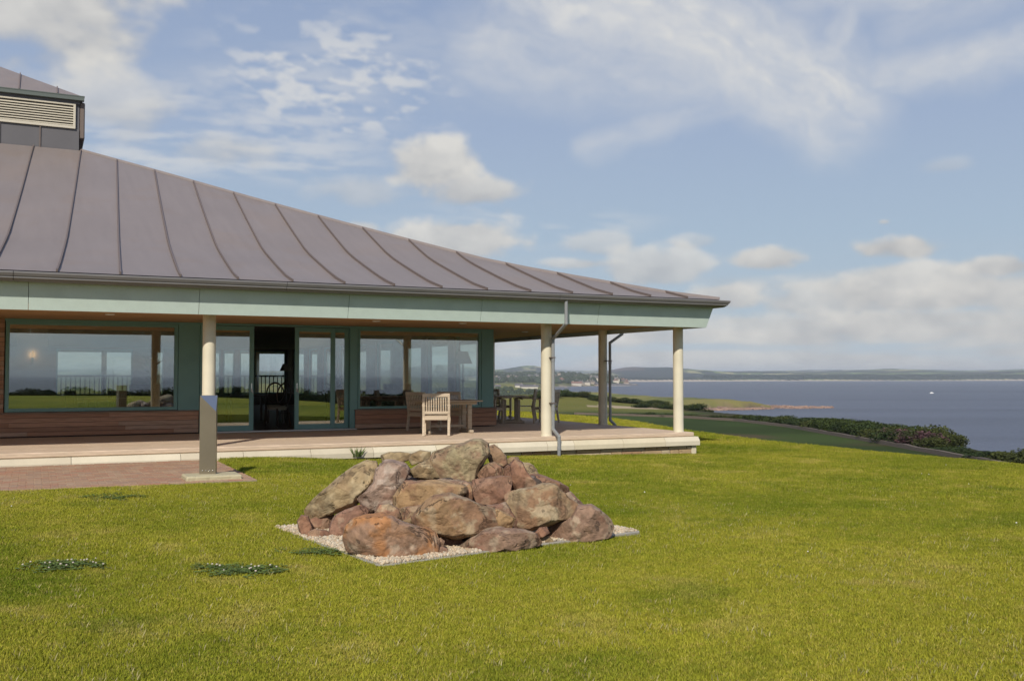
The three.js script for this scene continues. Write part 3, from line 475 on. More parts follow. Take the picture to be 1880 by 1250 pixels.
// ---------------------------------------------------------------- the cairn of boulders on its gravel bed
const ROCKS = [
  [-1.72, 0.45, -10.25, 0.3, 'tan', [-44, -18, -30, -3, -10, 13, 7, 26, 20, 31, 31, 30, 33, 23, 30, 9, 24, 1, 14, -10, 8, -18, -12, -23, -24, -26, -42, -31]],
  [-2.08, 0.11, -9.95, 0.26, 'red', [-9, 7, -5, 13, 2, 12, 6, 2, 8, -6, 8, -14, -2, -12, -7, -2]],
  [-1.91, 0.05, -9.80, 0.2, 'red', [-12, 5, -5, 8, 6, 6, 13, 2, 13, -5, 6, -7, -7, -7, -13, -3]],
  [-1.98, 0.11, -10.30, 0.25, 'redbrown', [-15, 3, -4, 8, 11, 10, 13, -2, 5, -10, -10, -9]],
  [-0.68, 0.59, -10.70, 0.25, 'brown', [-16, 12, -8, 17, 10, 12, 17, -8, 7, -18, -9, -15]],
  [-0.54, 0.44, -10.20, 0.25, 'redgrey', [-24, 14, 4, 12, 17, 8, 17, -13, 4, -13, -18, -7]],
  [0.01, 0.35, -10.00, 0.25, 'brown', [-10, 11, 2, 14, 10, 2, 5, -16, -7, -13]],
  [-0.05, 0.22, -9.70, 0.25, 'redgrey', [-21, 15, -1, 18, 10, 3, 26, -9, 5, -17, -18, -9]],
  [-0.95, 0.27, -9.60, 0.25, 'brown', [-17, 8, 6, 12, 15, 2, 9, -12, -12, -9]],
  [-0.56, 0.08, -9.30, 0.2, 'redbrown', [-23, 11, 6, 8, 25, 5, 17, -10, -6, -11, -20, -3]],
  [0.23, 0.40, -10.60, 0.25, 'redgrey', [-19, 4, 3, 8, 16, 5, 13, -8, -13, -8]],
  [-1.34, 0.63, -10.60, 0.22, 'lichen', [-14, -5, -8, 7, 4, 10, 15, 8, 11, -5, -8, -14]],
  [-1.65, 0.17, -9.90, 0.3, 'pink', [-17, 1, -13, 8, -3, 13, 13, 18, 22, 12, 18, 4, 12, -4, 6, -12, -1, -16, -18, -15, -19, -9]],
  [-1.08, 0.21, -8.85, 0.36, 'rust', [-42, 10, -34, 17, -21, 20, -7, 21, 0, 19, 8, 13, 22, 9, 32, 7, 39, 3, 43, -6, 42, -23, 22, -27, 2, -26, -21, -20, -40, -13, -44, -3]],
  [-1.19, 0.32, -9.45, 0.25, 'rustpale', [-13, 1, -9, 10, 1, 11, 10, 5, 14, -8, 4, -11, -7, -7]],
  [-1.32, 0.51, -10.15, 0.32, 'lichen', [-28, -12, -20, -6, -11, 4, -9, 17, 0, 26, 9, 27, 22, 23, 27, 16, 22, 5, 19, -7, 15, -17, -3, -24, -18, -28, -23, -23]],
  [-0.88, 0.44, -9.85, 0.28, 'ochre', [-31, 0, -25, 9, -19, 16, -5, 16, 13, 16, 43, 11, 45, 4, 38, -2, 16, -3, 4, -7, -5, -14, -16, -18, -26, -17, -30, -10]],
  [-0.93, 0.64, -10.40, 0.18, 'tan', [-21, -2, -7, 7, 6, 14, 11, 4, 17, -7, 4, -9, -11, -7]],
  [-1.02, 0.75, -10.80, 0.16, 'tan', [-12, -3, -10, 4, 1, 8, 13, 6, 13, 0, 4, -5, -8, -9]],
  [-1.31, 0.73, -11.10, 0.2, 'tan', [-18, 2, -8, 6, 5, 6, 17, 4, 18, -3, 2, -8, -16, -6]],
  [-0.53, 0.74, -10.50, 0.36, 'greygreen', [-36, 2, -31, 10, -12, 17, 0, 19, 10, 23, 21, 23, 28, 18, 30, 8, 23, -3, 18, -11, 14, -23, 3, -26, -12, -25, -24, -21, -31, -10]],
  [-0.17, 0.75, -10.90, 0.24, 'brown', [-12, 11, -3, 14, 3, 10, 11, 1, 13, -9, 9, -12, -2, -10, -8, -7, -11, 1]],
  [-0.21, 0.62, -10.40, 0.22, 'brown', [-16, -2, -9, 8, 2, 12, 15, 3, 17, -4, 3, -9, -13, -8]],
  [-0.19, 0.46, -10.10, 0.28, 'redbrown', [-22, 12, -10, 14, 6, 16, 18, 15, 20, 8, 17, -2, 13, -15, 6, -20, -7, -15, -19, -12, -23, -2]],
  [-0.44, 0.47, -10.00, 0.12, 'ochre', [-3, 6, 1, 8, 4, 1, 4, -8, -2, -7, -4, 0]],
  [0.08, 0.57, -10.40, 0.28, 'red', [-16, 11, -5, 21, 3, 17, 8, 6, 18, -5, 19, -11, 6, -15, -5, -18, -11, -8, -17, 2]],
  [0.01, 0.70, -10.90, 0.16, 'tan', [-9, 1, -2, 5, 6, 5, 8, 0, 3, -5, -6, -5]],
  [0.41, 0.40, -11.00, 0.32, 'redbrown', [-30, 10, -24, 15, -8, 14, 12, 7, 23, 0, 24, -8, 19, -15, 2, -15, -18, -7]],
  [0.29, 0.36, -9.70, 0.34, 'ochregrey', [-39, -3, -31, 14, -19, 18, -9, 19, 1, 23, 14, 23, 22, 14, 35, 3, 37, -5, 33, -11, 18, -15, 4, -21, -14, -24, -22, -22, -30, -12]],
  [0.66, 0.15, -9.75, 0.32, 'redgrey', [-36, -7, -26, 2, -8, 11, -2, 21, 12, 23, 21, 18, 32, 9, 36, 0, 31, -10, 9, -16, -10, -19, -27, -19, -34, -13]],
  [-0.56, 0.33, -9.20, 0.3, 'brownochre', [-39, -1, -32, 8, -25, 15, -17, 21, -2, 22, 17, 17, 31, 10, 43, 7, 45, -7, 35, -15, 20, -19, 2, -21, -16, -17, -26, -12, -35, -9]],
  [-0.09, 0.30, -9.30, 0.14, 'ochre', [-12, 9, -4, 9, 4, 5, 13, 0, 9, -9, -2, -11, -8, -3]],
  [-0.16, 0.09, -9.20, 0.3, 'redgrey', [-33, -2, -26, 4, -12, 13, 0, 15, 23, 13, 40, 9, 46, -2, 23, -9, -5, -14, -21, -15, -35, -13]],
  [0.28, 0.15, -9.40, 0.12, 'red', [-7, 0, -2, 5, 5, 6, 8, 0, 1, -5, -5, -5]],
  [0.32, 0.05, -9.50, 0.14, 'tan', [-10, 4, 2, 6, 10, 0, 4, -5, -6, -5]],
  [-0.65, 0.13, -8.95, 0.1, 'red', [-4, 3, 0, 5, 4, 2, 3, -4, -3, -5]],
  [-0.63, 0.05, -8.90, 0.12, 'redgrey', [-6, 3, -1, 6, 5, 4, 7, -3, 0, -6, -6, -5]],
  [-1.00, 0.24, -9.50, 0.12, 'tan', [-10, 0, -1, 3, 8, 7, 10, 0, 1, -6, -8, -4]],
];
{
  const TONE = { tan: [[0.360, 0.269, 0.150], [0.285, 0.200, 0.110], [0.431, 0.349, 0.218]], red: [[0.279, 0.147, 0.090], [0.228, 0.120, 0.078], [0.359, 0.243, 0.159]], pink: [[0.303, 0.171, 0.117], [0.249, 0.135, 0.090], [0.350, 0.243, 0.166]], rust: [[0.297, 0.183, 0.120], [0.360, 0.171, 0.072], [0.450, 0.359, 0.272]], rustpale: [[0.304, 0.193, 0.118], [0.317, 0.167, 0.102], [0.429, 0.340, 0.218]], lichen: [[0.324, 0.228, 0.176], [0.252, 0.155, 0.112], [0.504, 0.416, 0.344]], ochre: [[0.345, 0.222, 0.114], [0.268, 0.144, 0.086], [0.405, 0.301, 0.186]], greygreen: [[0.310, 0.244, 0.146], [0.264, 0.172, 0.107], [0.346, 0.297, 0.176]], brown: [[0.284, 0.183, 0.110], [0.239, 0.134, 0.083], [0.363, 0.271, 0.168]], redbrown: [[0.260, 0.150, 0.096], [0.218, 0.115, 0.074], [0.327, 0.214, 0.142]], ochregrey: [[0.329, 0.240, 0.143], [0.260, 0.153, 0.086], [0.444, 0.368, 0.242]], redgrey: [[0.275, 0.174, 0.119], [0.229, 0.125, 0.082], [0.389, 0.311, 0.222]], brownochre: [[0.293, 0.182, 0.095], [0.249, 0.143, 0.084], [0.419, 0.330, 0.217]] };
  const mat = new THREE.MeshStandardMaterial({ vertexColors: true, roughness: .92, map: T.stone, bumpMap: T.rock, bumpScale: .026 });
  const cairn = thing('stone_cairn', 'low cairn of rough reddish brown boulders set in mortar', 'cairn', [-.6, .03, -10.25]);
  const BX = -.6, BY = .03, BZ = -10.25;
  function boulder(cx, cy, cz, Tk, tone, outline, face, seed, name = 'boulder') {
    const R = rng(seed), pts = []; for (let i = 0; i < outline.length; i += 2) pts.push([outline[i] / 100, outline[i + 1] / 100]);
    const mx = pts.reduce((s, p) => s + p[0], 0) / pts.length, my = pts.reduce((s, p) => s + p[1], 0) / pts.length;
    const rad = (th) => { let best = .02; const c = Math.cos(th), s = Math.sin(th); for (let i = 0; i < pts.length; i++) { const a = pts[i], b = pts[(i + 1) % pts.length], ax = a[0] - mx, ay = a[1] - my, ex = b[0] - a[0], ey = b[1] - a[1], den = c * ey - s * ex; if (Math.abs(den) < 1e-9) continue; const t = (ax * ey - ay * ex) / den, q = (ax * s - ay * c) / den; if (q >= -1e-6 && q <= 1 + 1e-6 && t > best) best = t; } return best; };
    const f3 = new THREE.Vector3(...face).normalize(), e1 = new THREE.Vector3(0, 1, 0).cross(f3).normalize(), e2 = f3.clone().cross(e1);
    const NC = 88, NR = 56, pos = [], idx = [], size = Math.max(...pts.map((p) => Math.hypot(p[0] - mx, p[1] - my)));
    const planes = []; for (let i = 0; i < 13; i++) { const a = R() * 6.283, t = .2 + R() * .8; planes.push([Math.sin(t) * Math.cos(a), Math.sin(t) * Math.sin(a), Math.cos(t), Tk * (.5 + .36 * R()) * Math.cos(t) + size * .42 * Math.sin(t)]); }
    for (let j = 0; j <= NR; j++) for (let i = 0; i < NC; i++) {
      const th = i / NC * 2 * Math.PI, ph = j / NR * Math.PI, tt = j / NR * 2, sp = tt < 1 ? Math.sin(tt * Math.PI / 2) ** .92 : Math.max(0, Math.sin((2 - tt) * Math.PI / 2)) ** .92, z = (tt < 1 ? 1 : -1) * Math.pow(Math.max(0, 1 - sp ** 2.5), 1 / 2.2) * Tk;
      const rr = rad(th); let p = [Math.cos(th) * rr * sp, Math.sin(th) * rr * sp, z];
      for (const q of planes) { const ov = p[0] * q[0] + p[1] * q[1] + p[2] * q[2] - q[3]; if (ov > 0) p = [p[0] - q[0] * ov * .12, p[1] - q[1] * ov * .12, p[2] - Math.min(Tk * .9, ov / Math.max(.4, q[2])) * .95]; }
      const k = seed * 3.1, n1 = fbm(p[0] * 4 + k, p[1] * 4, p[2] * 4, 3) - .5, n2 = fbm(p[0] * 14 + k, p[1] * 14, p[2] * 14 + 5, 4) - .5, n3 = Math.abs(fbm(p[0] * 7 + 9, p[1] * 9 + k, p[2] * 7, 3) - .5);
      const dsp = 1 + .12 * n1 * Math.min(1, .3 / size) + 0; const add = .034 * n2 - .05 * Math.max(0, .035 - n3) * 10 * .3; const L = Math.hypot(...p) || 1;
      const m = dsp + add / L * Math.min(1, size * 3);
      const v = new THREE.Vector3(cx - BX, cy - BY, cz - BZ).addScaledVector(e1, (mx + p[0] * m)).addScaledVector(e2, my + p[1] * m).addScaledVector(f3, p[2] * m);
      pos.push(v.x, Math.max(-.06, v.y), v.z);
      if (j) { const a = (j - 1) * NC + i, b = (j - 1) * NC + (i + 1) % NC, c = j * NC + i, d = j * NC + (i + 1) % NC; idx.push(a, c, b, b, c, d); }
    }
    let g = new THREE.BufferGeometry(); g.setAttribute('position', new THREE.Float32BufferAttribute(pos, 3)); g.setIndex(idx); g.computeVertexNormals(); g = toCreasedNormals(g, .55);
    const [c0, c1, c2] = TONE[tone], k = seed * 1.7;
    colored(g, (x, y, z) => { const a = fbm(x * 5 + k, y * 5, z * 5, 5), b = fbm(x * 9, y * 9 + k, z * 9 + 3, 5), s = fbm(x * 30 + k, y * 30, z * 30, 3); let c = mix3(c0, c1, ss(.44, .60, a)); c = mix3(c, c2, ss(.55, .62, b) * .6); const v = .80 + .56 * s; return [c[0] * v, c[1] * v, c[2] * v]; });
    boxUV(g); const m = new THREE.Mesh(g, mat); m.name = name; cairn.add(m); return m;
  }
  ROCKS.forEach((q, i) => boulder(q[0], q[1], q[2], q[3], q[4], q[5], [-q[0], EYE - q[1], -q[2]], i + 1));
  // the far side of the heap
  const R = rng(77), tones = Object.keys(TONE);
  for (let i = 0; i < 11; i++) { const a = Math.PI * (.08 + .84 * i / 10), lv = i % 2, rr = lv ? .62 : 1.0, x = -.45 + Math.cos(a) * rr * 1.05, z = -10.85 - Math.sin(a) * rr * .85, y = lv ? .42 : .16, o = []; const s = .24 + R() * .14; for (let k = 0; k < 9; k++) { const t = k / 9 * 6.283, l = s * (.75 + .45 * R()) * 100; o.push(Math.round(Math.cos(t) * l * 1.2), Math.round(Math.sin(t) * l * .85)); } boulder(x, y, z, s * .8, tones[Math.floor(R() * tones.length)], o, [Math.cos(a), .5, -Math.sin(a)], 60 + i); }
  // mortar and packing inside the heap
  { const g = new THREE.SphereGeometry(1, 64, 40), p = g.attributes.position; for (let i = 0; i < p.count; i++) { let x = p.getX(i), y = p.getY(i), z = p.getZ(i); const n = 1 + .5 * (fbm(x * 5, y * 5, z * 5, 5) - .5); p.setXYZ(i, x * 1.05 * n + .10, Math.max(-.05, y * .62 * n), z * .80 * n - .50); } g.computeVertexNormals(); const m = mesh('mortar', g, std([.21, .155, .12], { bumpMap: T.rock, bumpScale: .05, roughness: .95 }), cairn); }

  // gravel bed with its concrete edging
  const P = { L: [-2.51, -10.34], F: [-1.10, -8.31], R: [1.30, -10.12], Bk: [-.12, -12.16] };
  const bed = new THREE.Group(); bed.name = 'gravel_bed'; scene.add(bed); tag(bed, 'rectangular bed of pale gravel with concrete edging under the boulder cairn', 'gravel bed', null, 'structure');
  const edge = (a, b) => { const A = new THREE.Vector2(...a), B = new THREE.Vector2(...b), d = B.clone().sub(A), L = d.length(), n = Math.round(L / .92), ang = Math.atan2(-(B.y - A.y), B.x - A.x); for (let i = 0; i < n; i++) { const m = mesh('edging_stone', [bev(i * L / n + .003, (i + 1) * L / n - .003, -.1, .026 + .003 * (i % 2), -.022, .022, .008)], conc, bed); m.position.set(A.x, .03, A.y); m.rotation.y = ang; } };
  const conc = std([.34, .315, .27], { map: T.patch, bumpMap: T.grain, bumpScale: .004 });
  edge(P.L, P.F); edge(P.F, P.R); edge(P.R, P.Bk); edge(P.Bk, P.L);
  const base = new THREE.Shape([P.L, P.F, P.R, P.Bk].map(([x, z]) => new THREE.Vector2(x, -z)));
  const bg = new THREE.ShapeGeometry(base).rotateX(-Math.PI / 2).translate(0, .052, 0); mesh('sand_layer', bg, std([.40, .33, .24], { bumpMap: T.grain, bumpScale: .01 }), bed);
  const pebble = new THREE.IcosahedronGeometry(1, 1), pp = pebble.attributes.position; for (let i = 0; i < pp.count; i++) { const k = .8 + .4 * h3(Math.round(pp.getX(i) * 50), Math.round(pp.getY(i) * 50), Math.round(pp.getZ(i) * 50)); pp.setXYZ(i, pp.getX(i) * k, pp.getY(i) * k * .7, pp.getZ(i) * k); } pebble.computeVertexNormals();
  const list = []; const inBed = (x, z) => { const e = (a, b) => (b[0] - a[0]) * (z - a[1]) - (b[1] - a[1]) * (x - a[0]); const s = [e(P.L, P.F), e(P.F, P.R), e(P.R, P.Bk), e(P.Bk, P.L)]; return s.every((v) => v > .02) || s.every((v) => v < -.02); };
  while (list.length < 26000) { const x = -2.6 + R() * 4, z = -12.3 + R() * 4.1; if (inBed(x, z)) list.push([x, z]); }
  const im = new THREE.InstancedMesh(pebble, std([1, 1, 1], { roughness: .85 }), list.length), o3 = new THREE.Object3D(), col = new THREE.Color();
  list.forEach(([x, z], i) => { const s = .008 + .012 * R() * R(); o3.position.set(x, .056 + R() * .012, z); o3.scale.set(s * (1 + R() * .6), s, s); o3.rotation.set(R() * 6, R() * 6, R() * 6); o3.updateMatrix(); im.setMatrixAt(i, o3.matrix); const k = .58 + .42 * R(), w = R(); col.setRGB(.62 * k, mix(.46, .56, w) * k, mix(.30, .44, w) * k); im.setColorAt(i, col); });
  im.name = 'pebbles'; im.userData.kind = 'stuff'; bed.add(im);
  globalThis.__inBed = (x, z) => { const e = (a, b) => (b[0] - a[0]) * (z - a[1]) - (b[1] - a[1]) * (x - a[0]); const s = [e(P.L, P.F), e(P.F, P.R), e(P.R, P.Bk), e(P.Bk, P.L)]; return s.every((v) => v > .02) || s.every((v) => v < -.02); };
}

// ---------------------------------------------------------------- steel post on its slab
{
  const [x, , z] = loc(-10.98, 0, 3.42), gy = .135;
  const t = thing('steel_post', 'square brushed steel post with slanted top on a stone slab', 'post', [x, gy, z], TH);
  mesh('slab', [bev(-.36, .42, -.1, .075, -.12, .42, .02)], M.slab, t);
  const a = .115, hi = 1.22, lo = .985, y0 = .075, c = Math.cos(.235), s = Math.sin(.235), R = (p) => [p[0] * c - p[2] * s, p[1], p[0] * s + p[2] * c];
  const Q = [[-a, a, hi], [a, a, lo], [a, -a, hi], [-a, -a, hi]];      // corner x, z and the height of the cut
  const quad = (p, q, r, w) => { const g = new THREE.BufferGeometry(); g.setAttribute('position', new THREE.Float32BufferAttribute([...p, ...q, ...r, ...p, ...r, ...w], 3)); g.computeVertexNormals(); return g; };
  const gs = []; for (let i = 0; i < 4; i++) { const A = Q[i], B = Q[(i + 1) % 4]; gs.push(quad(R([A[0], y0, A[1]]), R([B[0], y0, B[1]]), R([B[0], B[2], B[1]]), R([A[0], A[2], A[1]]))); }
  mesh('shaft', gs, M.steel, t);
  const tri = (p, q, r) => { const g = new THREE.BufferGeometry(); g.setAttribute('position', new THREE.Float32BufferAttribute([...p, ...q, ...r], 3)); g.computeVertexNormals(); return g; };
  const k = .995, K = Q.map((q) => R([q[0] * k, q[2] - .004, q[1] * k])); mesh('slanted_face', [tri(K[0], K[1], K[2]), tri(K[0], K[2], K[3])], M.panelBlue, t);
  for (const u of [-.07, -.02, .03, .075]) { const p = R([u, y0 + .05, a + .004]); mesh('bolt', [new THREE.SphereGeometry(.009, 8, 6).translate(...p)], M.chrome, t); }
}

// ---------------------------------------------------------------- garden furniture
function chair(name, label, mat, pos, turn, group) {
  const t = thing(name, label, 'chair', pos, turn, group), w = .27, d = .25;
  for (const s of [-1, 1]) { mesh('leg', [bar([s * w, 0, d], [s * w, .64, d], .05, .045)], mat, t); mesh('leg', [bar([s * w, 0, -d - .05], [s * w, .42, -d + .02], .05, .05), bar([s * w, .40, -d + .015], [s * w, .90, -d - .07], .05, .045)], mat, t); mesh('armrest', [bev(s * w - .035, s * w + .035, .64, .665, -d - .05, d + .05, .008)], mat, t); }
  const seat = [bev(-w, w, .36, .42, d - .03, d + .01), bev(-w, w, .35, .42, -d, -d + .03)]; for (let k = 0; k < 6; k++) seat.push(bev(-w + .025, w - .025, .42, .438, -d + .02 + k * .08, -d + .09 + k * .08, .004)); mesh('seat', seat, mat, t);
  mesh('seat_rail', [bev(-w + .02, w - .02, .34, .42, -d - .03, -d + .0)], mat, t);
  const b = part('backrest', t); mesh('top_rail', [bar([-w - .02, .875, -d - .066], [w + .02, .875, -d - .066], .075, .04)], mat, b); mesh('bottom_rail', [bar([-w, .50, -d - .005], [w, .50, -d - .005], .06, .032)], mat, b);
  for (let k = 0; k < 9; k++) { const x = -.205 + k * .0512; mesh('slat', [bar([x, .52, -d - .008], [x, .85, -d - .062], .026, .014)], mat, b); }
  return t;
}
const F = (u, n, y = DECK) => loc(u, y, n);
const c1 = chair('garden_chair', 'weathered teak chair in the sun with its slatted back to the lawn', M.teakPale, F(-5.42, -1.5), TH + Math.PI - .42);
copyOf(c1, F(-5.02, -3.3), TH + .18, 'teak chair at the table, against the window beside the sliding doors');
copyOf(c1, F(-4.22, -3.4), TH - .1, 'teak chair at the table, against the window in front of the floor lamp');
function table(label, pos, turn, mat, L = 1.46, Wd = .86) {
  const t = thing('garden_table', label, 'table', pos, turn); const top = part('tabletop', t);
  for (let k = 0; k < 7; k++) mesh('plank', [bev(-L / 2, L / 2, .705, .735, -Wd / 2 + k * Wd / 7 + .002, -Wd / 2 + (k + 1) * Wd / 7 - .002, .004)], mat, top);
  mesh('apron', [bev(-L / 2 + .1, L / 2 - .1, .64, .704, -.3, -.27), bev(-L / 2 + .1, L / 2 - .1, .64, .704, .27, .3)], mat, t);
  for (const s of [-1, 1]) { mesh('leg', [bev(s * (L / 2 - .24) - .05, s * (L / 2 - .24) + .05, .07, .64, .15, .23, .01)], mat, t); mesh('leg', [bev(s * (L / 2 - .24) - .05, s * (L / 2 - .24) + .05, .07, .64, -.23, -.15, .01)], mat, t); mesh('foot', [bev(s * (L / 2 - .24) - .05, s * (L / 2 - .24) + .05, 0, .07, -.36, .36, .02)], mat, t); }
  mesh('stretcher', [bev(-L / 2 + .29, L / 2 - .29, .12, .18, -.03, .03)], mat, t);
  return t;
}
table('teak trestle table on the sunny edge of the deck', F(-4.86, -2.32), TH - .05, M.teak);
table('teak table in the shade at the side of the pavilion', F(-1.45, -6.0), TH + 1.2, M.teak, 1.3, .9);
copyOf(c1, F(-.72, -5.3), TH - 1.7, 'teak chair in the shade beside the downpipe column');
copyOf(c1, F(-.75, -6.5), TH - 1.9, 'teak chair in the shade on the far side of the shaded table');
copyOf(c1, F(-1.25, -7.25), TH + .2, 'teak chair at the head of the shaded table, facing the lawn');
copyOf(c1, F(-2.25, -5.6), TH + 1.5, 'teak chair tucked against the green corner post');

// ---------------------------------------------------------------- inside the pavilion
{
  const fl = thing('floor_lamp', 'standing lamp with cream shade behind the window near the green corner post', 'lamp', F(-3.2, -5.25, DECK + .005));
  mesh('base', [new THREE.CylinderGeometry(.14, .16, .03, 24).translate(0, .015, 0)], M.darkWood, fl); mesh('stem', [new THREE.CylinderGeometry(.018, .022, 1.62, 12).translate(0, .84, 0), new THREE.SphereGeometry(.05, 12, 10).translate(0, 1.15, 0)], M.darkWood, fl); mesh('lamp_shade', [new THREE.CylinderGeometry(.13, .25, .32, 32, 1, true).translate(0, 1.76, 0)], M.shade, fl);
  const tb = thing('side_table', 'dark round table holding a lamp, seen through the open doors', 'table', F(-5.6, -15, DECK + .005)); mesh('tabletop', [new THREE.CylinderGeometry(.35, .35, .03, 28).translate(0, .7, 0)], M.darkWood, tb); mesh('pedestal', [new THREE.CylinderGeometry(.04, .06, .68, 12).translate(0, .34, 0), new THREE.CylinderGeometry(.2, .22, .03, 20).translate(0, .015, 0)], M.darkWood, tb);
  const tl = thing('table_lamp', 'small lamp with tan shade seen through the open doors', 'lamp', F(-5.6, -15, DECK + .72)); mesh('stem', [new THREE.LatheGeometry([[.09, 0], [.09, .02], [.03, .05], [.05, .2], [.05, .35], [.015, .5], [.015, .75]].map(([a, b]) => new THREE.Vector2(a, b)), 16)], M.darkWood, tl); mesh('lamp_shade', [new THREE.CylinderGeometry(.1, .2, .24, 24, 1, true).translate(0, .85, 0)], M.shade, tl);
  const oval = (label, pos, turn) => { const t = thing('oval_back_chair', label, 'chair', pos, turn, 'oval backed dining chairs'); for (const s of [-1, 1]) { mesh('leg', [bar([s * .21, 0, .22], [s * .2, .44, .2], .035)], M.darkWood, t); mesh('leg', [bar([s * .2, 0, -.27], [s * .17, .46, -.2], .035)], M.darkWood, t); } mesh('seat', [new THREE.CylinderGeometry(.25, .24, .08, 24).scale(1, 1, .95).translate(0, .46, 0)], M.creamSeat, t); const b = part('backrest', t); mesh('back_frame', [new THREE.TorusGeometry(.24, .02, 8, 32).scale(.92, 1.15, 1).rotateX(-.14).translate(0, .82, -.26)], M.darkWood, b); return t; };
  oval('oval backed dining chair just inside the open doors', F(-7.75, -6.6, DECK + .005), TH + Math.PI + .5); oval('oval backed dining chair further in behind the open doors', F(-7.4, -8.3, DECK + .005), TH + Math.PI - .3);
  const inC = (u, n, a, label, m = M.darkWood) => { const c = copyOf(c1, F(u, n, DECK + .005), TH + a, label, 'dining chairs inside the window'); c.traverse((o) => { if (o.isMesh) o.material = o.name === 'seat' ? M.redSeat : m; }); };
  for (const [u, n, a] of [[-5.9, -6.0, 3.0], [-5.15, -6.1, 3.3], [-4.6, -7.8, .1], [-5.7, -8.0, -.1], [-4.0, -9.6, 1.2], [-12.2, -8.5, .3], [-11.2, -8.2, -.2]]) inC(u, n, a, 'dark slat backed dining chair with a red seat inside the window');
  const dt = (u, n, label) => { const t = thing('dining_table', label, 'table', F(u, n, DECK + .005), TH); mesh('tabletop', [bev(-.55, .55, .7, .74, -.4, .4)], M.darkWood, t); for (const a of [-1, 1]) for (const b of [-1, 1]) mesh('leg', [bar([a * .48, 0, b * .33], [a * .48, .7, b * .33], .06)], M.darkWood, t); };
  dt(-5.4, -7.0, 'dark dining table inside the window behind the garden chairs'); dt(-11.7, -7.2, 'dark dining table inside the wide left window'); dt(-7.9, -9.8, 'dark dining table inside behind the open doors');
  const arm = (u, n, a, label) => { const t = thing('armchair', label, 'armchair', F(u, n, DECK + .005), TH + a, 'armchairs in the lounge'); mesh('seat', [bev(-.35, .35, .1, .45, -.3, .35, .05)], M.metalDark, t); mesh('backrest', [new THREE.CylinderGeometry(.42, .4, .6, 24, 1, false, Math.PI * .5, Math.PI).translate(0, .75, -.02)], M.metalDark, t); for (const s of [-1, 1]) mesh('armrest', [bev(s * .38 - .06, s * .38 + .06, .1, .64, -.3, .33, .04)], M.metalDark, t); };
  arm(-4.1, -7.4, .6, 'round backed dark armchair behind the window with the floor lamp'); arm(-3.7, -9.0, -.5, 'round backed dark armchair near the side windows'); arm(-10.6, -9.6, .2, 'dark armchair inside the wide left window');
  const plant = (u, n, hgt, label, seed) => { const t = thing('potted_plant', label, 'plant', F(u, n, DECK + .005)), r = rng(seed), gs = []; mesh('pot', [new THREE.CylinderGeometry(.2, .15, .35, 20).translate(0, .175, 0)], M.pot, t); for (let i = 0; i < 46; i++) { const a = r() * 6.28, l = .35 + r() * .5, y = hgt * (.35 + .6 * r()), g = new THREE.PlaneGeometry(.09, l, 1, 4); const p = g.attributes.position; for (let k = 0; k < p.count; k++) { const v = p.getY(k) / l + .5; p.setXYZ(k, p.getX(k) * (1 - v * v) * 1.4, v * l * (.75 - .4 * v), v * l * .75); } g.rotateY(a).translate(0, y, 0); gs.push(g); } mesh('foliage', gs, M.leaf, t); mesh('stem', [bar([0, .3, 0], [0, hgt, 0], .03)], M.darkWood, t); };
  plant(-10.1, -13, 2.0, 'leafy potted plant standing inside the wide left window', 3); plant(-4.6, -12.5, 1.2, 'leafy potted plant inside behind the garden table', 4);
  const wl = thing('wall_lamp', 'small glowing wall lamp inside the wide left window', 'lamp', F(-13.35, -8.6, 2.05), TH); mesh('bracket', [box(-.02, .02, -.08, .04, -.08, 0)], M.chrome, wl); mesh('glowing_bulb', [new THREE.SphereGeometry(.05, 16, 12).scale(.8, 1.5, .8).translate(0, .12, 0)], std([.9, .6, .3], { emissive: rgb(1, .5, .16), emissiveIntensity: .7 }), wl);
  mesh('wall_pillar', [box(-.35, .35, -1.695, .785, -.5, -.08)], M.inWall, wl); const pl = new THREE.PointLight(rgb(1, .6, .28), .1, 0, 2); pl.position.set(0, .12, .0); wl.add(pl);
  // balustrade of the terrace behind
  const bal = thing('balustrade', 'dark timber balustrade on the far side terrace seen through the windows', 'railing', F(-9, -30.6, .3), TH); mesh('handrail', [bev(-9, 9, 1.28, 1.36, -.05, .05)], M.rail, bal); mesh('bottom_rail', [bev(-9, 9, .12, .17, -.03, .03)], M.rail, bal); for (let i = 0; i <= 90; i++) mesh('baluster', [box(-9 + i * .2 - .02, -9 + i * .2 + .02, .17, 1.28, -.02, .02)], M.rail, bal);
}

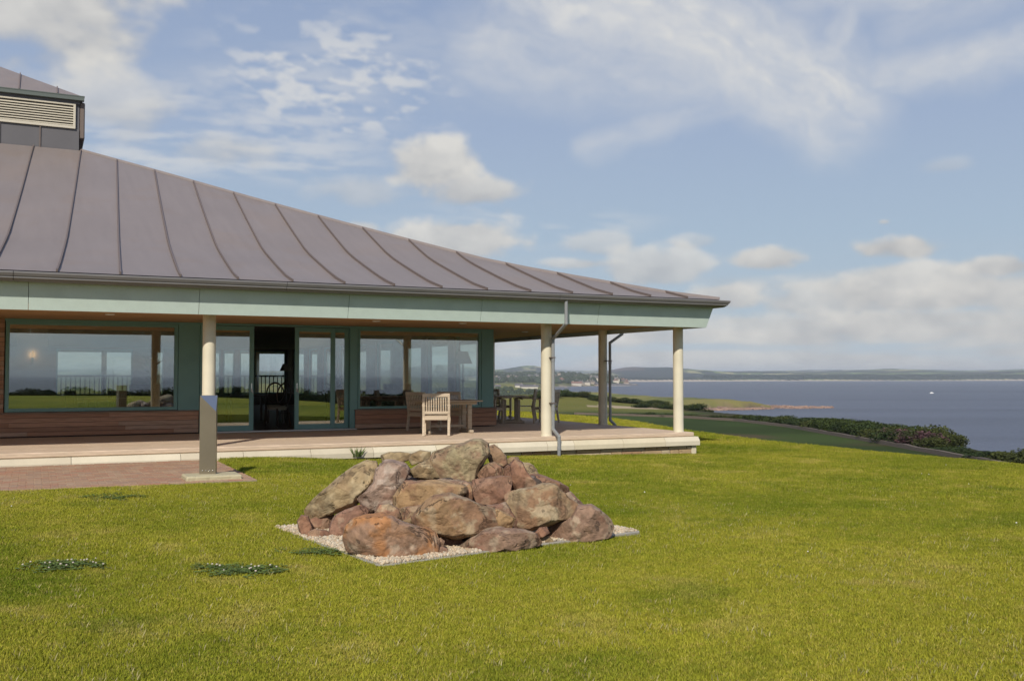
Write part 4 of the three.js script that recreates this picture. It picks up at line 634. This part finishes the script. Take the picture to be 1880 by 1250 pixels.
// ---------------------------------------------------------------- grass, clover and daisies on the lawn
{
  const r = rng(99), gs = [];
  const blade = (x, z, h, a, lean, w) => { const c = Math.cos(a), s = Math.sin(a), g = new THREE.BufferGeometry(); g.setAttribute('position', new THREE.Float32BufferAttribute([x - c * w, 0, z - s * w, x + c * w, 0, z + s * w, x - s * lean * .45 + c * w * .6, h * .62, z + c * lean * .45 + s * w * .6, x - s * lean, h, z + c * lean], 3)); g.setIndex([0, 1, 2, 0, 2, 3]); g.computeVertexNormals(); return g; };
  const tuft = (n, rad, h) => { const q = []; for (let i = 0; i < n; i++) { const a = r() * 6.283, d = Math.sqrt(r()) * rad; q.push(blade(Math.cos(a) * d, Math.sin(a) * d, h * (.55 + .6 * r()), r() * 6.283, (r() - .5) * h * 1.5, .0022 + r() * .0012)); } return mergeGeometries(q.map((g) => prep(g))); };
  const place = (name, label, geo, mat, list, cat = 'grass') => { const m = new THREE.InstancedMesh(geo, mat, list.length), o = new THREE.Object3D(), c = new THREE.Color(); list.forEach((p, i) => { o.position.set(p[0], p[1], p[2]); o.rotation.set(0, p[4], 0); o.scale.set(p[3], p[3] * (p[6] ?? 1), p[3]); o.updateMatrix(); m.setMatrixAt(i, o.matrix); c.setRGB(...p[5]); m.setColorAt(i, c); }); m.name = name; scene.add(m); tag(m, label, cat, null, 'stuff'); };
  const free = (x, z) => { if (globalThis.__inBed(x, z)) return false; const [u, n] = toLoc(x, z); if (u < .26 && n < .13 && n > -31.2 && u > -31) return false; if (u < -10.36 && n < 4.02 && n > -1) return false; if (Math.abs(u + 10.95) < .40 && n > 3.2 && n < 3.86) return false; return true; };
  const list = [], straw = [];
  const band = (r0, r1, dens, sc) => { const a0 = -.56, a1 = .56, N = Math.round(dens * (r1 * r1 - r0 * r0) * (a1 - a0) / 2); for (let i = 0; i < N; i++) { const rad = Math.sqrt(r0 * r0 + r() * (r1 * r1 - r0 * r0)), a = a0 + r() * (a1 - a0), x = Math.sin(a) * rad, d = Math.cos(a) * rad; const rc = crestR(a); if (rad > rc + 2 || !free(x, -d)) { r(); r(); continue; } const q = r(); let c = lawnColor(x, d); const k = .82 + .36 * r(), y = r() < .14 ? 1.3 : 1, e = lawnH(x, d); c = q < .10 ? mix3(c, STRAW, .6) : q < .26 ? mix3(c, [.075, .12, .016], .45) : c; list.push([x, e - .004, -d, sc * (.75 + .5 * r()), r() * 6.283, [Math.min(.5, c[0] * k * 1.16 * (y > 1 ? 1.25 : 1)), c[1] * k * 1.17 * (y > 1 ? 1.1 : 1), c[2] * k * (y > 1 ? 1.6 : 1)]]); } };
  band(3.8, 9, 2100, 1); band(9, 15, 1250, 1.15); band(15, 26, 620, 1.6); band(26, 50, 120, 2.2);
  place('grass', 'short green and yellow grass of the lawn', tuft(11, .035, .028), new THREE.MeshPhysicalMaterial({ color: 0xffffff, roughness: .9, specularIntensity: .06 }), list);
  for (let i = 0; i < 5200; i++) { const rad = 4 + 14 * Math.pow(r(), .8), a = -.56 + 1.12 * r(), x = Math.sin(a) * rad, d = Math.cos(a) * rad; if (!free(x, -d) || fbm(x * .9, d * .9, 33, 3) < .48) continue; const sk = .6 + .4 * r(); straw.push([x, lawnH(x, d), -d, .7 + .6 * r(), r() * 6.28, [.40 * sk, .35 * sk, .15 * sk]]); }
  place('seed_stalks', 'pale dry grass stalks scattered over the lawn', tuft(4, .035, .042), std([1, 1, 1], { roughness: .8 }), straw);
  const leaf = []; for (let k = 0; k < 6; k++) { const a = r() * 6.28, d = Math.sqrt(r()) * .05, y = .012 + r() * .016; for (let q = 0; q < 3; q++) { const g = new THREE.CircleGeometry(.0085, 7).rotateX(-Math.PI / 2 + (r() - .5) * .8).translate(Math.cos(a) * d + Math.cos(q * 2.1) * .009, y, Math.sin(a) * d + Math.sin(q * 2.1) * .009); leaf.push(prep(g)); } }
  const cl = [], fl = [];
  for (const [px, pd, w, n] of [[-3.75, 8.25, .36, 75], [-2.2, 8.1, .4, 95], [-1.75, 8.9, .28, 35], [-5.0, 12.3, .5, 50]]) for (let i = 0; i < n; i++) { const a = r() * 6.28, q = Math.sqrt(-Math.log(1 - .97 * r())) * w * .62 * (.5 + fbm(Math.cos(a) * 2 + px, Math.sin(a) * 2, 4, 3)), x = px + Math.cos(a) * q, d = pd + Math.sin(a) * q * .62, y = lawnH(x, d); if (!free(x, -d)) continue; const k = .7 + .6 * r(); cl.push([x, y, -d, .85 + .5 * r(), r() * 6, [.095 * k, .14 * k, .02 * k]]); if (n > 70 && r() < .16) fl.push([x, y + .05, -d, .8 + .5 * r(), 0, [.50, .44, .36]]); }
  for (let i = 0; i < 22; i++) { const rad = 9 + 13 * r(), a = -.55 + 1.1 * r(), x = Math.sin(a) * rad, d = Math.cos(a) * rad; if (free(x, -d)) fl.push([x, lawnH(x, d) + .035, -d, .7 + .5 * r(), 0, [.78, .76, .7]]); }
  place('clover', 'dark green clover patches in the lawn', mergeGeometries(leaf), std([1, 1, 1], { roughness: .7 }), cl, 'clover');
  const fg = new THREE.IcosahedronGeometry(.008, 1).scale(1, .8, 1); place('clover_flowers', 'small white clover and daisy heads dotted over the lawn', fg, std([1, 1, 1], { roughness: .8 }), fl, 'flowers');
  // weeds at the foot of the stone edge
  const w = thing('weed', 'tall green weed growing against the coping stones', 'plant', loc(-7.75, .1, .25)); const wg = []; for (let i = 0; i < 60; i++) { const g = blade(0, 0, (.05 + r() * .16), r() * 6.28, .04 + r() * .1, .006); wg.push(prep(g).translate((r() - .5) * .16, 0, (r() - .5) * .06)); } mesh('foliage', wg, std([.10, .14, .03]), w);
}

// ---------------------------------------------------------------- scrub, walls and buildings of the links and the far shore
{
  const r = rng(314);
  const bushKind = (seed, col, flower) => {
    const q = rng(seed), g = [], leafG = (x, y, z, s) => { const p = new THREE.PlaneGeometry(s, s * .7); p.rotateX(q() * 6.28).rotateY(q() * 6.28).rotateZ(q() * 6.28).translate(x, y, z); return prep(p); };
    const lobes = []; for (let i = 0; i < 9; i++) { const a = q() * 6.28, d = .75 * Math.sqrt(q()); lobes.push([Math.cos(a) * d, .35 + .4 * q() * (1 - d * .5), Math.sin(a) * d, .32 + .22 * q()]); }
    for (const l of lobes) for (let i = 0; i < 420; i++) { const u = q() * 2 - 1, a = q() * 6.28, s = Math.sqrt(1 - u * u), k = l[3] * (.35 + .82 * Math.sqrt(q())); g.push(leafG(l[0] + Math.cos(a) * s * k, Math.max(.03, l[1] + u * k), l[2] + Math.sin(a) * s * k, (.045 + .06 * q()))); }
    const m = mergeGeometries(g); colored(m, (x, y, z) => { const v = .55 + .9 * h3(Math.floor(x * 23), Math.floor(y * 23), Math.floor(z * 23)); return flower && fbm(x * 3, y * 3, z * 3, 2) > .5 ? [.10 * v, .055 * v, .06 * v] : col.map((c) => c * v); });
    const stems = []; for (let i = 0; i < 6; i++) { const a = i * 1.05; stems.push(bar([Math.cos(a) * .1, -.3, Math.sin(a) * .1], [Math.cos(a) * .5, .5, Math.sin(a) * .5], .05)); }
    return [m, null, stems];
  };
  const leafMat = new THREE.MeshPhysicalMaterial({ vertexColors: true, roughness: .9, specularIntensity: .15 }), stemMat = std([.06, .045, .03]);
  const kinds = [bushKind(1, [.045, .062, .018]), bushKind(2, [.038, .055, .02]), bushKind(3, [.06, .07, .022]), bushKind(4, [.05, .055, .022], true)];
  const proto = {};
  const bush = (k, x, d, s, hgt, label, group, dy = 0) => {
    const y = groundY(x, d) - .05 + dy; let t; const key = k + group;
    if (!proto[key]) { t = proto[key] = thing(k === 3 ? 'heather_bush' : 'gorse_bush', label, 'bush', [x, y, -d], 0, group); const c = new THREE.Mesh(kinds[k][0], leafMat); c.name = 'foliage'; t.add(c); mesh('stem', kinds[k][2], stemMat, t); }
    else t = copyOf(proto[key], [x, y, -d], 0, label, group);
    t.rotation.y = r() * 6.28; t.scale.set(s, hgt, s); return t;
  };
  // behind the dyke, above the sea
  for (let d = 66; d < 200; d += 3.3) for (let row = 0; row < 2; row++) {
    const wx = lerpTab(DYKE_X, d); let hh = lerpTab([[66, 1.1], [82, 1.2], [88, .5], [100, .5], [104, 1.4], [122, 1.8], [140, 1.5], [160, 1.2], [180, .7], [200, .6]], d) * (.75 + .4 * r());
    if (hh < 1 && row) continue;
    const pink = d > 103 && d < 116 && row === 0 && r() < .75;
    bush(pink ? 3 : Math.floor(r() * 3), wx + 2.2 + row * 3 + r() * 1.4, d + r() * 2, 2.0 + r() * 1.1, hh, pink ? 'purple heather among the gorse behind the stone dyke' : 'dark gorse bush behind the stone dyke above the sea', pink ? 'heather behind the dyke' : 'gorse behind the dyke');
  }
  for (let i = 0; i < 24; i++) { const x = 6 + i * 1.7 + r() * 2; bush(i % 3, x, 292 + x * .3 + (r() - .5) * 16 - 6, 2.2 + r() * 1.6, 1.0 + r() * .8, 'dark scrub bush on the bank of the links', 'scrub on the bank'); }
  for (let i = 0; i < 12; i++) bush(i % 3, 34 + i * 1.7 + r() * 3, 262 - i * 2 + r() * 8, 2.0 + r() * 1.4, .9 + r() * .7, 'dark scrub bush at the end of the bank near the shore', 'scrub near the shore');
  // round the lawn behind the viewpoint: the windows mirror it
  for (let a = 84; a < 190; a += 3.1) { const az = (a > 180 ? a - 360 : a) * Math.PI / 180, R = crestR(az) + 4 + r() * 3; bush(Math.floor(r() * 3), Math.sin(az) * R, Math.cos(az) * R, 1.3 + r() * .7, .95 + r() * .5, 'low gorse bush at the edge of the lawn, mirrored in the windows', 'gorse round the lawn', .1); }
}
{
  // stone dyke
  const pts = []; for (let d = 58; d <= 206; d += 3) pts.push([lerpTab(DYKE_X, d), d]); const r = rng(21), pos = [], idx = [];
  pts.forEach(([x, d], i) => { const y = groundY(x, d), h = .36 + .12 * r(); for (const [o, yy] of [[-.28, -.4], [-.22, h], [.22, h], [.28, -.4]]) pos.push(x + o, y + yy, -d); if (i) for (let k = 0; k < 3; k++) { const a = (i - 1) * 4 + k, b = i * 4 + k; idx.push(a, a + 1, b, b, a + 1, b + 1); } });
  const g = new THREE.BufferGeometry(); g.setAttribute('position', new THREE.Float32BufferAttribute(pos, 3)); g.setIndex(idx); const q = g.toNonIndexed(); q.computeVertexNormals();
  tag(mesh('stone_dyke', q, std([.17, .13, .095], { bumpMap: T.rock, bumpScale: .08, map: T.patch })), 'low drystone dyke curving along the seaward edge of the fairway', 'wall');
}
{
  // houses of the town across the bay, and a few nearer ones
  const r = rng(58), walls = [[.62, .58, .5], [.48, .44, .38], [.34, .28, .23], [.55, .5, .42], [.3, .25, .22]].map((c) => std(c)), roofs = [[.13, .12, .125], [.22, .12, .09], [.16, .14, .13]].map((c) => std(c));
  const proto = [];
  for (let k = 0; k < 10; k++) proto.push([k % 5, k % 3]);
  const houseGeo = (() => { const w = prep(box(-.5, .5, -1, .6, -.5, .5)); const s = new THREE.Shape(); s.moveTo(-.56, .58); s.lineTo(.56, .58); s.lineTo(0, 1.05); s.closePath(); const rf = prep(new THREE.ExtrudeGeometry(s, { depth: 1.1, bevelEnabled: false }).translate(0, 0, -.55).rotateY(Math.PI / 2)); const ch = prep(box(.3, .4, .8, 1.2, -.06, .06)); return [boxUV(w), boxUV(rf), boxUV(ch)]; })();
  const house = (x, d, w, h, l, turn, k, label, group) => { const y = groundY(x, d), t = thing('house', label, 'house', [x, y, -d], turn, group); const a = new THREE.Mesh(houseGeo[0], walls[k % 5]); a.name = 'wall'; const b = new THREE.Mesh(houseGeo[1], roofs[k % 3]); b.name = 'roof'; const c = new THREE.Mesh(houseGeo[2], walls[(k + 2) % 5]); c.name = 'chimney'; t.add(a, b); b.add(c); t.scale.set(w, h, l); };
  for (let i = 0; i < 150; i++) { const deg = -3.2 + 11.3 * Math.pow(r(), .8), d = 2450 + r() * 620, x = Math.tan(deg * Math.PI / 180) * d; if (coast(x, d) < 40) continue; house(x, d, 10 + r() * 16, 6 + r() * 6, 9 + r() * 8, r() * 3.14, Math.floor(r() * 30), 'small distant house in the town across the bay', 'houses of the far town'); }
  for (const [deg, d, w, h, l] of [[-1.2, 1500, 26, 6, 12], [1.0, 1750, 30, 7, 12], [.4, 1800, 14, 7, 10], [6.2, 2570, 62, 9, 16], [6.9, 2620, 34, 8, 14], [2.7, 2100, 46, 5, 14]]) { const x = Math.tan(deg * Math.PI / 180) * d; house(x, d, w, h, l, .1, 0, 'long pale building on the low ground before the far town', 'long pale buildings'); }
  const tw = thing('church_tower', 'square stone church tower rising over the far town', 'tower', [Math.tan(2.75 * Math.PI / 180) * 2800, groundY(Math.tan(2.75 * Math.PI / 180) * 2800, 2800), -2800]); mesh('tower_wall', [box(-4, 4, -3, 17, -4, 4)], walls[2], tw); for (const [a, b] of [[-3.2, -3.2], [3.2, -3.2], [-3.2, 3.2], [3.2, 3.2]]) mesh('pinnacle', [new THREE.ConeGeometry(1, 3, 4).translate(a, 18.5, b)], walls[2], tw);
  // woods among the houses: one mass
  const crown = new THREE.IcosahedronGeometry(1, 2), p = crown.attributes.position; for (let i = 0; i < p.count; i++) { const k = .7 + .6 * fbm(p.getX(i) * 2.3, p.getY(i) * 2.3, p.getZ(i) * 2.3, 3); p.setXYZ(i, p.getX(i) * k, p.getY(i) * k, p.getZ(i) * k); } crown.computeVertexNormals();
  const spots = []; for (let i = 0; i < 2600; i++) { const deg = -5 + 13 * r(), d = 2350 + r() * 1500, x = Math.tan(deg * Math.PI / 180) * d; if (coast(x, d) < 70 || fbm(x * .006, d * .004, 9, 3) < .57) continue; spots.push([x, groundY(x, d), d, 5 + 6 * r()]); }
  for (let i = 0; i < 1500; i++) { const deg = -5 + 10 * r(), d = 900 + r() * 900, x = Math.tan(deg * Math.PI / 180) * d; if (coast(x, d) < 60 || fbm(x * .009, d * .004, 19, 3) < .6) continue; spots.push([x, groundY(x, d), d, 2 + 2.5 * r()]); }
  const im = new THREE.InstancedMesh(crown, std([1, 1, 1], { roughness: 1 }), spots.length), o = new THREE.Object3D(), c = new THREE.Color();
  spots.forEach((s, i) => { o.position.set(s[0], s[1] + s[3] * .5, -s[2]); o.scale.set(s[3], s[3] * .85, s[3]); o.rotation.y = r() * 6; o.updateMatrix(); im.setMatrixAt(i, o.matrix); const k = .7 + .6 * r(); c.setRGB(.036 * k, .05 * k, .026 * k); im.setColorAt(i, c); }); im.name = 'far_woods'; scene.add(im); tag(im, 'distant dark woods round the far town', 'trees', null, 'stuff');
}
{
  // rocks of the point and along the shore
  const r = rng(404), g = new THREE.IcosahedronGeometry(1, 1), p = g.attributes.position; for (let i = 0; i < p.count; i++) { const k = .7 + .6 * h3(Math.round(p.getX(i) * 40), Math.round(p.getY(i) * 40), Math.round(p.getZ(i) * 40)); p.setXYZ(i, p.getX(i) * k, p.getY(i) * k, p.getZ(i) * k); } g.computeVertexNormals();
  const L = []; while (L.length < 1500) { const x = 90 + r() * 230, d = 700 + r() * 210, s = coast(x, d); if (s > 16 || s < -9 || fbm(x * .05, d * .05, 2, 3) < (s < 0 ? .52 : .42)) continue; L.push([x, Math.max(SEA - .2, groundY(x, d)), d, .7 + 1.9 * r() * r()]); }
  const im = new THREE.InstancedMesh(g, std([1, 1, 1], { roughness: .95 }), L.length), o = new THREE.Object3D(), c = new THREE.Color(); L.forEach((q, i) => { o.position.set(q[0], q[1], -q[2]); o.scale.set(q[3] * 1.6, q[3] * .8, q[3] * 1.3); o.rotation.y = r() * 6; o.updateMatrix(); im.setMatrixAt(i, o.matrix); const k = .7 + .6 * r(); c.setRGB(.27 * k, .17 * k, .12 * k); im.setColorAt(i, c); }); im.name = 'shore_rocks'; scene.add(im); tag(im, 'brown rocks of the low point running into the bay', 'rocks', null, 'stuff');
}
{
  // boat with its wake
  const d = 1500, x = 642, t = thing('motor_boat', 'small white motor boat crossing the bay', 'boat', [x, SEA + .1, -d], 0); t.scale.setScalar(.55);
  const s = new THREE.Shape(); s.moveTo(-5, 0); s.lineTo(-5.6, 1.5); s.lineTo(5, 1.3); s.lineTo(4.4, 0); s.closePath();
  mesh('hull', [new THREE.ExtrudeGeometry(s, { depth: 2.6, bevelEnabled: true, bevelSize: .4, bevelThickness: .6, bevelSegments: 2 }).translate(0, 0, -1.3)], M.white, t); mesh('cabin', [bev(-2.6, 1.6, 1.4, 3.4, -1.1, 1.1, .3)], M.white, t); mesh('windscreen', [bev(-2.7, -2.5, 2.2, 3.1, -.9, .9, .05)], M.metalDark, t);
  const g = new THREE.BufferGeometry(), pos = [], idx = []; for (let i = 0; i <= 24; i++) { const k = i / 24, w = 1 + k * 5; pos.push(5 + k * 52, .03, -w - k * 4, 5 + k * 52, .12 * (1 - k), 0, 5 + k * 52, .03, w - k * 4); if (i) { const a = i * 3; idx.push(a - 3, a - 2, a, a, a - 2, a + 1, a - 2, a - 1, a + 1, a + 1, a - 1, a + 2); } } g.setAttribute('position', new THREE.Float32BufferAttribute(pos, 3)); g.setIndex(idx); g.computeVertexNormals();
  const foam = mesh('wake', g, std([.42, .45, .48], { roughness: .9 }), t); foam.userData.kind = 'stuff';
}

scene.fog = new THREE.FogExp2(rgb(.74, .80, .88), 9e-5);
scene.traverse((o) => { if (o.isMesh) { o.castShadow = true; o.receiveShadow = true; } });
renderer.render(scene, camera);
